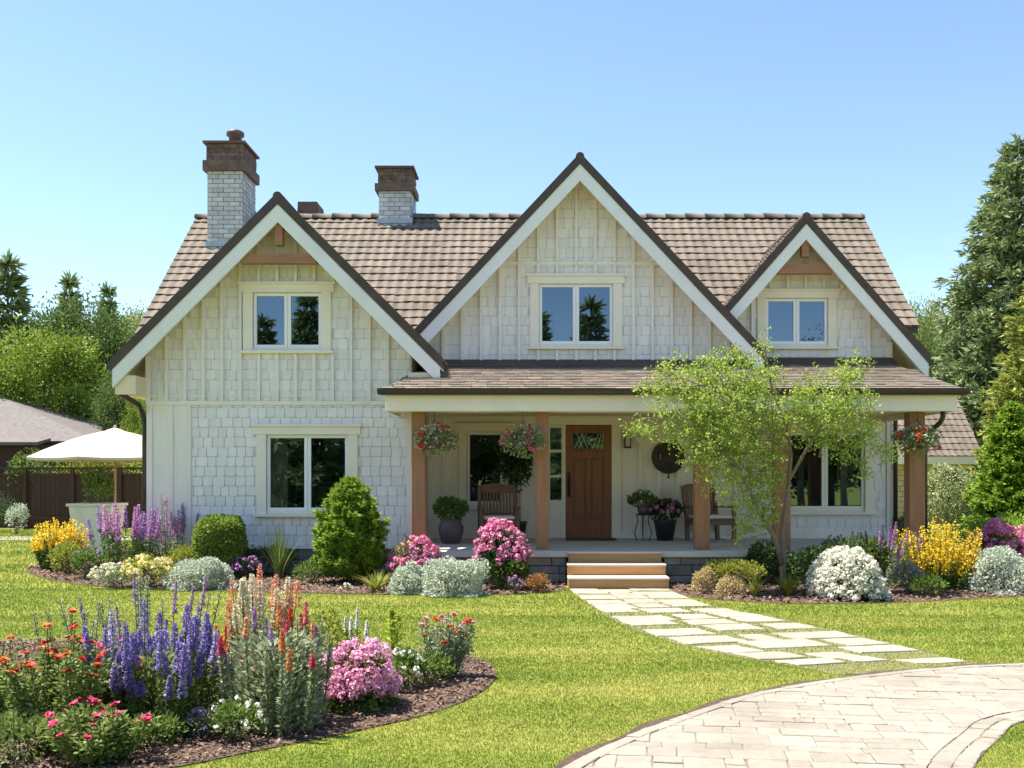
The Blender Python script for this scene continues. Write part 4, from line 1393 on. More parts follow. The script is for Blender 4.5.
def shrub(name, label, cat, p, w, h, lf, ls, n, seed, depth=None, K=18, cr=.36, fl=None, group=None, lw=.5, low=-.15, stem='bark', up=.25, z0=0.0, top=0.0, fname='foliage', shell=None, lscale=1.0, dome=False):
    """lumpy bush. fl = (material, heads, head radius, petals per head, petal size, min height fraction, separate)"""
    rng = np.random.default_rng(seed)
    root = plant_root(name, p, label, cat, group)
    rx, ry = w/2, (depth or w)/2
    if dome:
        q, out = shell_points(n, rx, ry, 2*h, rng, *(shell or (2.2,.07,.45)), z0=-h); q[:, 2] = np.abs(q[:, 2])*.98 + .012; q = q*(.86 if fl else 1.0); q[:, 2] += z0; shell = True
    elif shell: q, out = shell_points(n, rx, ry, h, rng, shell[0], shell[1], shell[2], z0)
    else: q, out = clump_points(n, rx, ry, h, rng, K, cr, low, z0)
    if lscale != 1: q = (q-np.array([0,0,z0+h*.4]))*lscale + np.array([0,0,z0+h*.4])
    d = out + rng.normal(0, .45, q.shape) + np.array([0, 0, up])
    if shell: d = out*.35 + rng.normal(0, .8, q.shape) + np.array([0, 0, .15])
    arr = quads_leaf(q, d, ls*rng.uniform(.6, 1.25, len(q)), ls*lw*rng.uniform(.8, 1.2, len(q)), rng)
    quad_mesh(fname, [arr], [M[lf]], root)
    ends = q[rng.integers(0, len(q), 14)]*np.array([.7, .7, .8])
    stems_mesh(root, ends, w*.05, max(.006, w*.011), rng, M[stem])
    if fl:
        fm, heads, hr, npet, ps, zmin, sep = fl
        sd = sph(heads*6, rng)
        z = (sd[:, 2]*.5+.5)
        front = sd[:, 1] < .75
        sd = sd[(z > zmin) & front][:heads]
        cen = sd*np.array([rx, ry, h/2])*rng.uniform(.9, 1.02, (len(sd), 1)) + np.array([0, 0, z0+h/2])
        if dome:
            sd[:, 2] = zmin + (1-zmin)*np.abs(sd[:, 2]); sd = sd/np.linalg.norm(sd, axis=1, keepdims=True)
            lum = np.zeros(len(sd))
            for _ in range(6):
                w_ = rng.normal(0, 3.6, 3); lum += .75*np.sin(sd@w_ + rng.uniform(0, 6.28))
            cen = sd*np.array([rx, ry, h])*(rng.uniform(.90, 1.05, len(sd))*(1+.065*lum))[:, None] + np.array([0, 0, z0])
        if sep:
            for c in cen:
                a = flower_head(np.array([c]), hr, npet, ps, rng)
                quad_mesh('flower', [a], [M[fm]], root)
        else:
            quad_mesh('flowers', [flower_head(cen, hr, npet, ps, rng)], [M[fm]], root)
    return root

def flower_head(cen, hr, npet, ps, rng, up=.3):
    n = len(cen)*npet
    c = np.repeat(cen, npet, 0)
    d = sph(n, rng); d[:, 2] += up; d = unit(d)
    r = hr*np.repeat(rng.uniform(.75, 1.15, len(cen)), npet)[:, None]
    p = c + d*r*rng.uniform(.6, 1, (n, 1))
    t = unit(np.cross(d, rng.normal(size=(n, 3))))
    return quads_leaf(p - t*ps*.5, t + d*.25, ps*rng.uniform(.7, 1.2, n), ps*.85, rng, .12, roll=d)

def spikes(name, label, cat, p, n, spread, hmin, hmax, fms, seed, frac=.45, fw=.032, ps=.016, lf='lf_grey', lsz=.05, leaves=60, lean=.25, dens=260, group=None, leafw=.28, spread_y=None, basal=0, basef=.62, bh=.22, merge=False):
    """upright flowering stems; every flower spike is a part of its own"""
    rng = np.random.default_rng(seed)
    root = plant_root(name, p, label, cat, group)
    k = MB(); la = []; sprays = []
    for i in range(n):
        a = rng.uniform(0, 2*math.pi); r = math.sqrt(rng.uniform(0, 1))
        x, y = r*math.cos(a)*spread, r*math.sin(a)*(spread_y or spread)
        hh = rng.uniform(hmin, hmax)*(1-.22*r)
        b = np.array([x*basef, y*basef, -.01]); t = np.array([x*(1+lean), y*(1+lean), hh])
        mid = (b+t)/2 + np.array([x*.12, y*.12, .02])
        ts = np.linspace(0, 1, 9)[:, None]
        cur = (1-ts)**2*b + 2*(1-ts)*ts*mid + ts**2*t
        k.tube([Vector(c) for c in cur], [.0045]*5+[.004,.0035,.003,.002], 5, cap=False)
        def at(u):
            u = u[:, None]
            return (1-u)**2*b + 2*(1-u)*u*mid + u**2*t
        f0 = 1-frac*rng.uniform(.75, 1.15)
        # leaves
        u = rng.uniform(.04, f0+.03, leaves)
        q = at(u); d = rng.normal(0, 1, (leaves, 3)); d[:, 2] = np.abs(d[:, 2])*.5+.25
        la.append(quads_leaf(q, d, lsz*rng.uniform(.6, 1.3, leaves)*(1.15-u*.5), lsz*leafw, rng, .1))
        # florets
        fm = fms[i % len(fms)]
        if fm:
            m = int(dens*rng.uniform(.8, 1.15))
            u = rng.uniform(f0, 1.0, m)
            e = (u-f0)/(1-f0)
            rad = fw*(1.0-.75*e**1.4)*rng.uniform(.45, 1.0, m)
            an = rng.uniform(0, 2*math.pi, m)
            o = np.stack([np.cos(an), np.sin(an), np.full(m, .15)], 1)
            q = at(u) + o*rad[:, None]*.6
            d = o + rng.normal(0, .5, (m, 3))
            fa = quads_leaf(q, d, ps*(1.2-.6*e), ps*.8, rng, .2)
            if merge: sprays.append(fa)
            else: quad_mesh('flower_spike', [fa], [M[fm]], root)
        else:
            m = 90; u = rng.uniform(f0, 1, m); an = rng.uniform(0, 2*math.pi, m)
            o = np.stack([np.cos(an), np.sin(an), np.full(m, .4)], 1)
            la.append(quads_leaf(at(u)+o*.006, o, .02, .012, rng, .1))
    if basal:
        an = rng.uniform(0, 2*math.pi, basal)
        d = np.stack([np.cos(an), np.sin(an), rng.uniform(.3, 1.6, basal)], 1)
        q = np.stack([np.cos(an)*spread*rng.uniform(0,.8,basal), np.sin(an)*(spread_y or spread)*rng.uniform(0,.8,basal), rng.uniform(0,bh*hmax,basal)], 1)
        la.append(quads_leaf(q, d, lsz*1.5*rng.uniform(.7,1.3,basal), lsz*leafw*1.6, rng, .1))
    k.build('stem', M['stem'], root)
    quad_mesh('foliage', [np.concatenate(la)], [M[lf]], root)
    if sprays: quad_mesh('flowers', [np.concatenate(sprays)], [M[[f for f in fms if f][0]]], root)
    return root

def grass_clump(name, label, p, n, spread, h, mat, seed, w=.014, arch=.5, cat='grass plant', group=None):
    rng = np.random.default_rng(seed)
    root = plant_root(name, p, label, cat, group)
    an = rng.uniform(0, 2*math.pi, n); r = rng.uniform(0, 1, n)
    b = np.stack([np.cos(an)*.12*spread*r, np.sin(an)*.12*spread*r, np.full(n, -.01)], 1)
    hh = h*rng.uniform(.55, 1.0, n)
    o = np.stack([np.cos(an), np.sin(an), np.zeros(n)], 1)*(spread*r)[:, None]
    segs = 4; pts = []
    for i in range(segs+1):
        t = i/segs
        pts.append(b + o*(t**1.8) + np.stack([np.zeros(n), np.zeros(n), hh*(t - arch*.45*r*t**3)], 1))
    s = np.stack([-np.sin(an+rng.normal(0,.6,n)), np.cos(an), np.zeros(n)], 1)
    vs = []
    for i in range(segs):
        w0 = w*(1-i/segs)*.5+.001; w1 = w*(1-(i+1)/segs)*.5+.0006
        v = np.stack([pts[i]-s*w0, pts[i]+s*w0, pts[i+1]+s*w1, pts[i+1]-s*w1], 1)
        vs.append(v.reshape(-1, 3))
    quad_mesh('leaf_blades', [np.concatenate(vs)], [M[mat]], root)
    return root

def open_flowers(name, label, cat, p, w, h, lf, ls, nleaf, fm, heads, hr, seed, ps=.026, group=None, npet=26):
    """airy leafy plant with separate blooms held on thin stems"""
    rng = np.random.default_rng(seed)
    root = plant_root(name, p, label, cat, group)
    k = MB(); la = []
    nst = max(heads, 26)
    for i in range(nst):
        a = rng.uniform(0, 2*math.pi); r = math.sqrt(rng.uniform(0.02, 1))
        x, y = r*math.cos(a)*w/2, r*math.sin(a)*w/2*.8
        hh = h*rng.uniform(.62, 1.0)*(1-.3*r*r)
        b = np.array([x*.3, y*.3, -.01]); t = np.array([x, y, hh]); mid = (b+t)/2+np.array([x*.2, y*.2, .03])
        ts = np.linspace(0, 1, 6)[:, None]
        k.tube([Vector(c) for c in (1-ts)**2*b+2*(1-ts)*ts*mid+ts**2*t], [.005,.0045,.004,.0035,.003,.0025], 5, cap=False)
        m = nleaf//nst
        u = rng.uniform(.08, .93, m)[:, None]
        q = (1-u)**2*b+2*(1-u)*u*mid+u**2*t
        d = rng.normal(0, 1, (m, 3)); d[:, 2] = np.abs(d[:, 2])*.6
        q = q + unit(d)*rng.uniform(0, .06, (m, 1))
        la.append(quads_leaf(q, d, ls*rng.uniform(.6, 1.3, m), ls*.5, rng, .15))
        if i < heads:
            c = t + np.array([0, 0, .012])
            mm = npet
            an = rng.uniform(0, 2*math.pi, mm)
            tilt = rng.normal(0, .35, 2)
            dd = np.stack([np.cos(an), np.sin(an), rng.uniform(.1, .9, mm) + np.cos(an)*tilt[0]+np.sin(an)*tilt[1]-.2], 1)
            quad_mesh('flower', [quads_leaf(np.repeat(c[None], mm, 0), dd, hr*rng.uniform(.7, 1.1, mm), ps, rng, .15, roll=np.tile(np.array([[0,0,1.]]), (mm,1))+rng.normal(0,.2,(mm,3)))], [M[fm[i % len(fm)]]], root)
    k.build('stem', M['stem'], root)
    quad_mesh('foliage', [np.concatenate(la)], [M[lf]], root)
    return root

def gp(px, py): return G(px, py)

# ---- house bed, left
spikes('yellow_shrub', 'yellow flowering shrub at the far left end of the house bed', 'shrub', gp(58,570), 80, .44, .50, .98, ['pt_yellow'], 101, .42, .11, .040, 'lf_mid', .06, 80, .12, 46, spread_y=.4, leafw=.45, merge=True)
shrub('green_perennial', 'small leafy green perennial at the bed edge between yellow shrub and purple spikes', 'shrub', gp(88,579), .50, .50, 'lf_mid', .05, 1400, 102, fl=('pt_lilac', 14, .02, 8, .02, .5, True))
shrub('green_perennial', 'light green low bush in front of the yellow shrub', 'shrub', gp(66,574), .6, .52, 'lf_yel', .05, 1500, 103)
spikes('salvia', 'clump of tall lilac flower spikes before the pale stone planter', 'flowers', gp(124,577), 30, .62, 1.05, 1.38, ['pt_mauve','pt_lilac','pt_mauve','pt_lilac','pt_pink'], 104, .42, .055, .03, 'lf_mid', .09, 60, .1, 150, spread_y=.4)
spikes('salvia', 'clump of purple and mauve flower spikes against the pale blue corner boards', 'flowers', gp(172,574), 22, .58, .9, 1.42, ['pt_lilac','pt_mauve',None,'pt_pink'], 105, .40, .045, .03, 'lf_grey', .08, 55, .2, 130, spread_y=.35)
shrub('yellow_perennial', 'pale yellow flowers low in the bed below the purple spikes', 'flowers', gp(148,588), .72, .46, 'lf_yel', .05, 1100, 106, fl=('pt_paleyel', 70, .04, 12, .045, .4, False))
shrub('cream_perennial', 'low cream and pink blossom mound at the front edge left of the pale yellow flowers', 'flowers', gp(112,588), .6, .34, 'lf_grey', .045, 900, 107, fl=('pt_cream', 50, .03, 9, .035, .4, False))
shrub('yellow_perennial', 'yellow green mound tucked behind the big silver mound', 'shrub', gp(184,578), .62, .55, 'lf_yel', .045, 1600, 108)
shrub('box_ball', 'clipped round boxwood ball by the shingled wall', 'shrub', W(219,563,15.75).xy.to_3d(), .78, .98, 'lf_box', .040, 21000, 109, up=.1, shell=(2.7,.035,.22), lw=.62)
shrub('silver_mound', 'wide silver leaved mound in front of the boxwood ball', 'shrub', gp(202,588), .90, .40, 'lf_silver', .036, 9000, 110, dome=True, shell=(2.1,.13,.3), lw=.62)
shrub('purple_perennial', 'low purple flowers right of the boxwood ball', 'flowers', gp(246,579), .46, .36, 'lf_dark', .04, 900, 111, fl=('pt_mauve', 40, .035, 10, .03, .4, False))
grass_clump('ornamental_grass', 'spiky ornamental grass clump under the lower left window', gp(279,579), 150, .40, .92, 'lf_mid', 112, .014, .3)
shrub('green_perennial', 'low grey green perennial between grass clump and big evergreen', 'shrub', gp(312,584), .6, .36, 'lf_mid', .05, 1000, 113)
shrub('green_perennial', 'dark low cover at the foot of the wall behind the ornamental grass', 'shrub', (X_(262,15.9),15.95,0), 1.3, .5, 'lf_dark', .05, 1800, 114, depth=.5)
grass_clump('ornamental_grass', 'yellow green grass tuft right of the big evergreen', gp(376,592), 110, .36, .36, 'lf_yel', 115, .022, .6)
shrub('silver_mound', 'small silver mound under the first pink hydrangea', 'shrub', gp(409,593), .58, .37, 'lf_silver', .036, 5500, 116, dome=True, shell=(2.1,.13,.3), lw=.62)
shrub('silver_mound', 'large silver mound between the two pink hydrangeas', 'shrub', gp(455,594.5), .86, .53, 'lf_silver', .036, 9000, 117, dome=True, shell=(2.1,.13,.3), lw=.62)
def hydrangea(label, p, w, h, hz, lf, fm, seed, heads=120, hr=.06, name='hydrangea', leafn=1500, ls=.075, zmin=.38, ps=.035):
    return shrub(name, label, 'flowering shrub', p, w, h, lf, ls, leafn, seed, fl=(fm, heads, hr, 42, ps, zmin, False), lw=.6, group=None, z0=hz, dome=True)
hydrangea('round pink hydrangea nearest the big evergreen, before the first porch post', W(415,580,14.9).xy.to_3d(), .74, .42, .26, 'lf_mid', 'pt_hot', 118, zmin=.0)
hydrangea('tall pink hydrangea left of the porch steps', gp(503,588), .78, .52, .40, 'lf_dark', 'pt_hot', 119, 130, zmin=.0)
shrub('green_perennial', 'dark leafy skirt under the tall pink hydrangea', 'shrub', gp(507,589), .66, .52, 'lf_mid', .06, 2000, 120)
shrub('orange_perennial', 'small orange leaved perennial beside the porch steps', 'shrub', gp(538,592), .40, .26, 'orangeleaf', .035, 900, 121)
shrub('purple_perennial', 'tiny magenta flowers below the tall pink hydrangea', 'flowers', gp(515,594), .22, .24, 'lf_dark', .03, 300, 122, fl=('pt_mauve', 14, .025, 10, .026, .4, True))
shrub('white_perennial', 'tiny white blossom at the bed edge below the big evergreen', 'flowers', gp(346,591), .16, .10, 'lf_mid', .025, 120, 123, fl=('pt_white', 10, .02, 8, .02, .3, True))

# ---- conifers
def conifer_mesh(h, rad, seed, levels, per, needle_l, needle_w, mat, dens=26, droop=.25, taper=1.0, rise=.1, trunk_r=.02, skirt=.06, bush=False, name_f='crown'):
    rng = np.random.default_rng(seed)
    arr = []
    tk = MB()
    wob = [Vector((rng.normal(0,.01)*h*.3, rng.normal(0,.01)*h*.3, h*t)) for t in np.linspace(0, 1, 7)]
    wob[0] = Vector((0,0,-.05))
    tk.tube(wob, [h*trunk_r*(1-.93*t) for t in np.linspace(0, 1, 7)], 9)
    for i in range(levels):
        t = (i+rng.uniform(0, .8))/levels
        z = h*(skirt + (1-skirt)*t)
        R0 = rad*(1-t)**taper*rng.uniform(.72, 1.1) + .03*rad
        if bush: R0 = rad*min(1, .80+.5*t)*max(.02, 1-t**1.55)**.80*rng.uniform(.86, 1.06) + .015
        nb = max(3, int(per*(1-.5*t)))
        a0 = rng.uniform(0, 6.28)
        for b in range(nb):
            a = a0 + 6.283*b/nb + rng.normal(0, .18)
            L = R0*rng.uniform(.72, 1.12)
            dr = np.array([math.cos(a), math.sin(a), 0])
            m = max(6, int(dens*L/rad*(1 if not bush else 1)))
            u = rng.uniform(.18, 1.0, m)**.75
            side = np.array([-math.sin(a), math.cos(a), 0])
            sp_ = rng.normal(0, .20, m)*L*(1.12-u)
            zz = z + L*(rise*u - droop*u*u) + L*.16*np.maximum(0, u-.7)
            p = dr*(L*u)[:, None] + side*sp_[:, None]
            p[:, 2] = zz + rng.normal(0, .03, m)*L - np.abs(sp_)*.18
            d = dr[None]*(.75) + side*(np.sign(sp_)*rng.uniform(.2, 1.0, m))[:, None] + rng.normal(0, .22, (m, 3)) + np.array([0, 0, .02])
            # each spray: three narrow needle tufts
            for q in range(3):
                dd = d + rng.normal(0, .38, (m, 3))
                arr.append(quads_leaf(p, dd, needle_l*rng.uniform(.55, 1.2, m), needle_w, rng, .2))
            if b % 2 == 0 and not bush:
                tk.tube([(0,0,z), (dr[0]*L*.5, dr[1]*L*.5, z+L*(rise*.5-droop*.25)), (dr[0]*L*.9, dr[1]*L*.9, z+L*(rise*.9-droop*.81))], [h*trunk_r*.22*(1-t)+.006, h*trunk_r*.14*(1-t)+.005, .004], 4, cap=False)
    # leader
    m = 14
    p = np.stack([np.zeros(m), np.zeros(m), np.linspace(h*.95, h, m)], 1)
    arr.append(quads_leaf(p, rng.normal(0, .5, (m, 3))+np.array([0,0,1.]), needle_l, needle_w, rng, .2))
    return np.concatenate(arr), tk
def conifer(name, label, p, h, rad, seed, mat, levels=34, per=8, nl=.30, nw=.075, group=None, cat='tree', **kw):
    root = plant_root(name, p, label, cat, group)
    a, tk = conifer_mesh(h, rad, seed, levels, per, nl, nw, mat, **kw)
    tk.build('trunk', M['bark'], root)
    quad_mesh('crown', [a], [M[mat]], root)
    return root
# big bright evergreen by the wall
ev = conifer('evergreen_shrub', 'big bright green evergreen shrub before the shingled wall', (X_(350,15.0),15.0,0), 1.56, .60, 131, 'needle_br', 30, 26, .080, .020, dens=120, droop=.05, rise=.55, bush=True, skirt=.02, cat='shrub')

# ---- house bed, right
shrub('yellow_perennial', 'yellow green groundcover right of the porch steps', 'shrub', gp(735,586), .98, .40, 'lf_yel', .04, 2600, 141, depth=.7)
shrub('green_perennial', 'light green spreading perennial under the small tree', 'shrub', gp(785,583), .95, .50, 'lf_mid', .06, 1900, 142, depth=.8)
shrub('tan_mound', 'small golden tan mound beside the porch steps', 'shrub', gp(704,591), .36, .30, 'tanleaf', .028, 2600, 143, dome=True, shell=(2.2,.08,.3), lw=.6)
shrub('tan_mound', 'pale tan mound nearest the lawn edge right of the path', 'shrub', gp(731,596), .42, .25, 'tanleaf', .028, 2600, 144, dome=True, shell=(2.2,.08,.3), lw=.6)
grass_clump('ornamental_grass', 'bright grass tuft right of the tan mounds', gp(754,597), 90, .20, .34, 'lf_yel', 145, .018, .3)
grass_clump('ornamental_grass', 'spreading yellow green blades at the foot of the small tree', gp(789,596), 130, .34, .36, 'lf_yel', 146, .022, .6)
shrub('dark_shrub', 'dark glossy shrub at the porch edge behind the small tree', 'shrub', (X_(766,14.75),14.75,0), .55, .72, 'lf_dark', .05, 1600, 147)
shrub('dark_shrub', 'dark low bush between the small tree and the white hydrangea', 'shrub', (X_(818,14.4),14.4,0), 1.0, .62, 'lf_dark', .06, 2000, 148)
shrub('green_perennial', 'mixed green planting under the right porch window', 'shrub', (X_(855,14.7),14.7,0), 1.2, .78, 'lf_mid', .06, 2200, 149, depth=.6)
shrub('red_perennial', 'small red blossoms beside the trunk of the small tree', 'flowers', gp(806,585), .36, .40, 'lf_mid', .05, 500, 150, fl=('pt_red', 9, .03, 10, .03, .5, True))
hydrangea('large white hydrangea mound at the edge of the lawn', gp(847,598), .92, .60, .02, 'lf_mid', 'pt_ivory', 151, 470, .06, leafn=2600, zmin=.02, ps=.032)
spikes('catmint', 'airy purple flowering stems between white hydrangea and yellow shrub', 'flowers', gp(887,587), 22, .42, .7, 1.0, ['pt_lilac','pt_mauve','pt_lilac',None], 152, .3, .035, .022, 'lf_grey', .06, 55, .2, 190)
spikes('yellow_shrub', 'large bright yellow flowering shrub at the right porch corner', 'shrub', gp(938,588), 110, .54, .50, 1.08, ['pt_yellow'], 153, .62, .11, .036, 'lf_mid', .055, 70, .16, 62, spread_y=.5, leafw=.4, merge=True)
shrub('blue_perennial', 'small grey blue perennial left of the large yellow shrub', 'flowers', gp(908,594), .40, .46, 'lf_grey', .04, 1100, 154, fl=('pt_lilac', 24, .02, 8, .022, .4, True))
shrub('green_perennial', 'small leafy green plant at the foot of the yellow shrub', 'shrub', gp(927,597), .46, .30, 'lf_mid', .05, 800, 155)
hydrangea('pink hydrangea at the right edge, above the silver mound', (X_(998,15.6),15.6,0), 1.0, .56, .22, 'lf_mid', 'pt_hot', 156, 190, .055, zmin=0)
shrub('silver_mound', 'silver mound at the right edge below the pink hydrangea', 'shrub', gp(1003,591), 1.02, .60, 'lf_silver', .04, 9000, 157, dome=True, shell=(2.1,.13,.3), lw=.62)
shrub('variegated_bush', 'rounded cream and green variegated bush behind the yellow shrub', 'shrub', (X_(950,24.5),24.5,0), 1.45, 1.85, 'lf_varieg', .06, 16000, 158, shell=(2.3,.10,.3), lw=.6)
shrub('dark_shrub', 'low dark foliage in the shade right of the porch', 'shrub', (X_(905,18.8),18.8,0), 1.2, .9, 'lf_mid', .07, 2000, 159)
shrub('green_perennial', 'green low shrubs beyond the pink hydrangea at the right edge', 'shrub', (X_(1010,18.5),18.5,0), 2.0, .95, 'lf_bright', .07, 3200, 160)

# ---- front bed
open_flowers('poppy_bush', 'bushy plant with scarlet and orange blooms at the left edge of the front bed', 'flowers', gp(62,748), .66, .80, 'lf_poppy', .032, 7500, ['pt_red','pt_orange','pt_red'], 36, .034, 201, .024)
open_flowers('poppy_bush', 'scarlet flowered bush cut by the left border of the photo', 'flowers', gp(-8,735), .60, .66, 'lf_poppy', .032, 4200, ['pt_red','pt_orange'], 14, .03, 202, .022)
open_flowers('geranium', 'low rose pink flowers in the corner of the front bed', 'flowers', gp(98,764), .60, .40, 'lf_poppy', .036, 3400, ['pt_rose'], 22, .033, 203, .026)
spikes('salvia', 'bushy violet blue spikes in the middle of the front bed', 'flowers', gp(152,730), 64, .38, .42, .92, ['pt_blue','pt_blue','pt_blue','pt_lavender'], 204, .34, .036, .018, 'lf_poppy', .040, 170, .08, 250, basal=2200, basef=.8, bh=.5)
spikes('salvia', 'thin lilac and bare green spikes rising behind the violet blue flowers', 'flowers', gp(150,694), 20, .56, .70, 1.0, ['pt_lilac', None, None], 205, .35, .02, .014, 'lf_grey', .04, 70, .12, 230)
spikes('salvia', 'dark seed spikes behind the scarlet blooms at the left', 'flowers', gp(75,690), 9, .35, .55, .72, [None], 206, .4, .02, .014, 'lf_grey', .04, 60, .12, 90)
spikes('snapdragon', 'tall silver leaved clump with orange red spikes in the front bed', 'flowers', gp(278,728), 48, .34, .46, .92, ['pt_salmon',None,'pt_red','pt_lilac',None,'pt_orange',None,'pt_rose',None,None], 207, .24, .022, .016, 'lf_greensilver', .040, 240, .06, 170, leafw=.34, basal=2400, basef=.85, bh=.62)
spikes('astilbe', 'cream plume flowers behind the orange spikes', 'flowers', gp(262,688), 24, .24, .80, 1.02, ['pt_cream','pt_cream','pt_salmon'], 208, .34, .06, .018, 'lf_yel', .04, 90, .15, 260)
spikes('snapdragon', 'thin orange red spikes between the violet and orange clumps', 'flowers', gp(224,706), 9, .14, .52, .72, ['pt_orange','pt_red'], 209, .4, .02, .015, 'lf_mid', .04, 60, .1, 220)
shrub('white_perennial', 'white blossoms at the foot of the silver leaved clump', 'flowers', gp(236,742), .34, .26, 'lf_mid', .034, 700, 210, fl=('pt_white', 18, .022, 12, .022, .45, True))
shrub('white_perennial', 'pale lilac low flowers below the violet spikes', 'flowers', gp(205,738), .24, .18, 'lf_grey', .028, 400, 211, fl=('pt_lilac', 12, .018, 9, .018, .45, True))
shrub('white_perennial', 'white daisies left of the violet blue spikes', 'flowers', gp(108,727), .26, .34, 'lf_grey', .03, 500, 212, fl=('pt_white', 12, .02, 10, .02, .5, True))
shrub('phlox', 'round pink phlox in the front bed', 'flowers', gp(358,707), .60, .46, 'lf_mid', .05, 3200, 213, fl=('pt_pink', 290, .038, 26, .022, .30, False), lw=.45, dome=True)
shrub('white_perennial', 'white flowers right of the pink phlox', 'flowers', gp(402,690), .34, .30, 'lf_mid', .04, 800, 214, fl=('pt_white', 14, .026, 12, .026, .4, True))
shrub('green_perennial', 'low green foliage between the phlox and the red seed heads', 'shrub', gp(428,684), .42, .26, 'lf_mid', .04, 900, 215)
spikes('bright_seedling', 'lone yellow green upright shoot behind the phlox', 'plant', gp(393,652), 4, .06, .40, .48, [None], 216, .2, .02, .02, 'lf_lime', .085, 34, .2, 60, leafw=.30)
spikes('white_spikes', 'thin white spikes just behind the pink phlox', 'flowers', gp(358,676), 6, .16, .50, .60, ['pt_white'], 217, .3, .018, .014, 'lf_mid', .04, 50, .1, 170)
open_flowers('sedum', 'upright plant with dusky red heads at the right tip of the front bed', 'flowers', gp(447,677), .46, .58, 'lf_grey', .036, 2200, ['pt_red','pt_hot'], 18, .036, 218, .026)
shrub('green_perennial', 'tall loose green stems behind the pink phlox and orange spikes', 'shrub', gp(330,668), .55, .50, 'lf_yel', .04, 1400, 219)
shrub('green_perennial', 'leafy filler beneath the violet spikes', 'shrub', gp(182,716), .62, .34, 'lf_mid', .04, 1500, 220)

open_flowers('poppy_bush', 'scarlet and orange blooms between the left border bush and the violet spikes', 'flowers', gp(100,738), .50, .66, 'lf_poppy', .032, 4200, ['pt_red','pt_rose','pt_orange'], 20, .032, 221, .022)
shrub('green_perennial', 'leafy green filler at the lower left corner of the front bed', 'shrub', gp(22,764), .55, .30, 'lf_poppy', .034, 1500, 222)
shrub('green_perennial', 'low leafy filler between the rose pink flowers and the violet spikes', 'shrub', gp(150,748), .42, .20, 'lf_mid', .034, 900, 223)
shrub('green_perennial', 'soft green filler left of the pink phlox', 'shrub', gp(322,700), .36, .30, 'lf_greensilver', .036, 900, 224)

# ================================================================ POTS, BASKETS
def lathe_pot(root, prof, mat, name='pot'):
    k = MB(); k.lathe(prof, (0,0,0), 28); return k.build(name, mat, root)
r = empty('potted_plant', (X_(451,16.6),16.6,FLZ+.002), 'brown urn with a leafy green plant on the porch beside the first post', 'potted plant')
lathe_pot(r, [(.13,0),(.16,.02),(.205,.18),(.21,.27),(.17,.35),(.165,.37),(.185,.39),(.185,.41),(.15,.41)], M['pot'])
rng = np.random.default_rng(301)
q, out = clump_points(1300, .29, .28, .38, rng, 14, .38, -.1, .38)
quad_mesh('foliage', [quads_leaf(q, out+rng.normal(0,.4,q.shape), .07, .034, rng)], [M['lf_mid']], r)
r = empty('potted_plant', (X_(665,17.4),17.4,FLZ+.002), 'black pot of pink flowers on the porch right of the door', 'potted plant')
lathe_pot(r, [(.14,0),(.19,.30),(.20,.33),(.205,.36),(.17,.36)], M['blackpot'])
q, out = clump_points(900, .32, .28, .34, rng, 12, .38, -.1, .34)
quad_mesh('foliage', [quads_leaf(q, out+rng.normal(0,.4,q.shape), .08, .045, rng)], [M['lf_dark']], r)
sd = sph(60, rng, 0.0)[:26]
quad_mesh('flowers', [flower_head(sd*np.array([.30,.26,.17])+np.array([0,0,.50]), .045, 26, .035, rng)], [M['pt_pink']], r)
r = empty('plant_stand', (X_(643,17.3),17.3,FLZ+.002), 'thin wire plant stand with white blooms beside the black pot', 'plant stand')
k = MB()
for a in range(3):
    t = a*2.094+.4; k.tube([(.12*math.cos(t),.12*math.sin(t),0),(.17*math.cos(t),.17*math.sin(t),.12),(.10*math.cos(t),.10*math.sin(t),.34),(.13*math.cos(t),.13*math.sin(t),.46)], .009, 6)
k.lathe([(.12,.44),(.13,.45),(.12,.46)], (0,0,0), 20)
k.build('stand', M['darkmetal'], r)
lathe_pot(r, [(.08,.465),(.11,.60),(.09,.60)], M['pot'])
q, out = clump_points(500, .22, .2, .28, rng, 10, .4, -.1, .56)
quad_mesh('foliage', [quads_leaf(q, out+rng.normal(0,.4,q.shape), .07, .035, rng)], [M['lf_mid']], r)
sd = sph(40, rng, 0.0)[:14]
quad_mesh('flowers', [flower_head(sd*np.array([.20,.18,.14])+np.array([0,0,.72]), .035, 22, .03, rng)], [M['pt_white']], r)
# dark potted tree behind the left chair
r = empty('potted_tree', (X_(516,17.62),17.62,FLZ+.002), 'dark leafy potted tree standing behind the left armchair', 'potted plant')
lathe_pot(r, [(.15,0),(.19,.28),(.205,.32),(.17,.32)], M['blackpot'])
k = MB(); k.tube([(0,0,.28),(.01,0,.7),(0,0,1.35)], [.02,.017,.01], 8); k.build('trunk', M['bark'], r)
q, out = clump_points(2600, .31, .27, 1.05, rng, 22, .34, -.1, .80)
quad_mesh('foliage', [quads_leaf(q, out+rng.normal(0,.4,q.shape)-np.array([0,0,.4]), .075, .04, rng)], [M['lf_dark']], r)

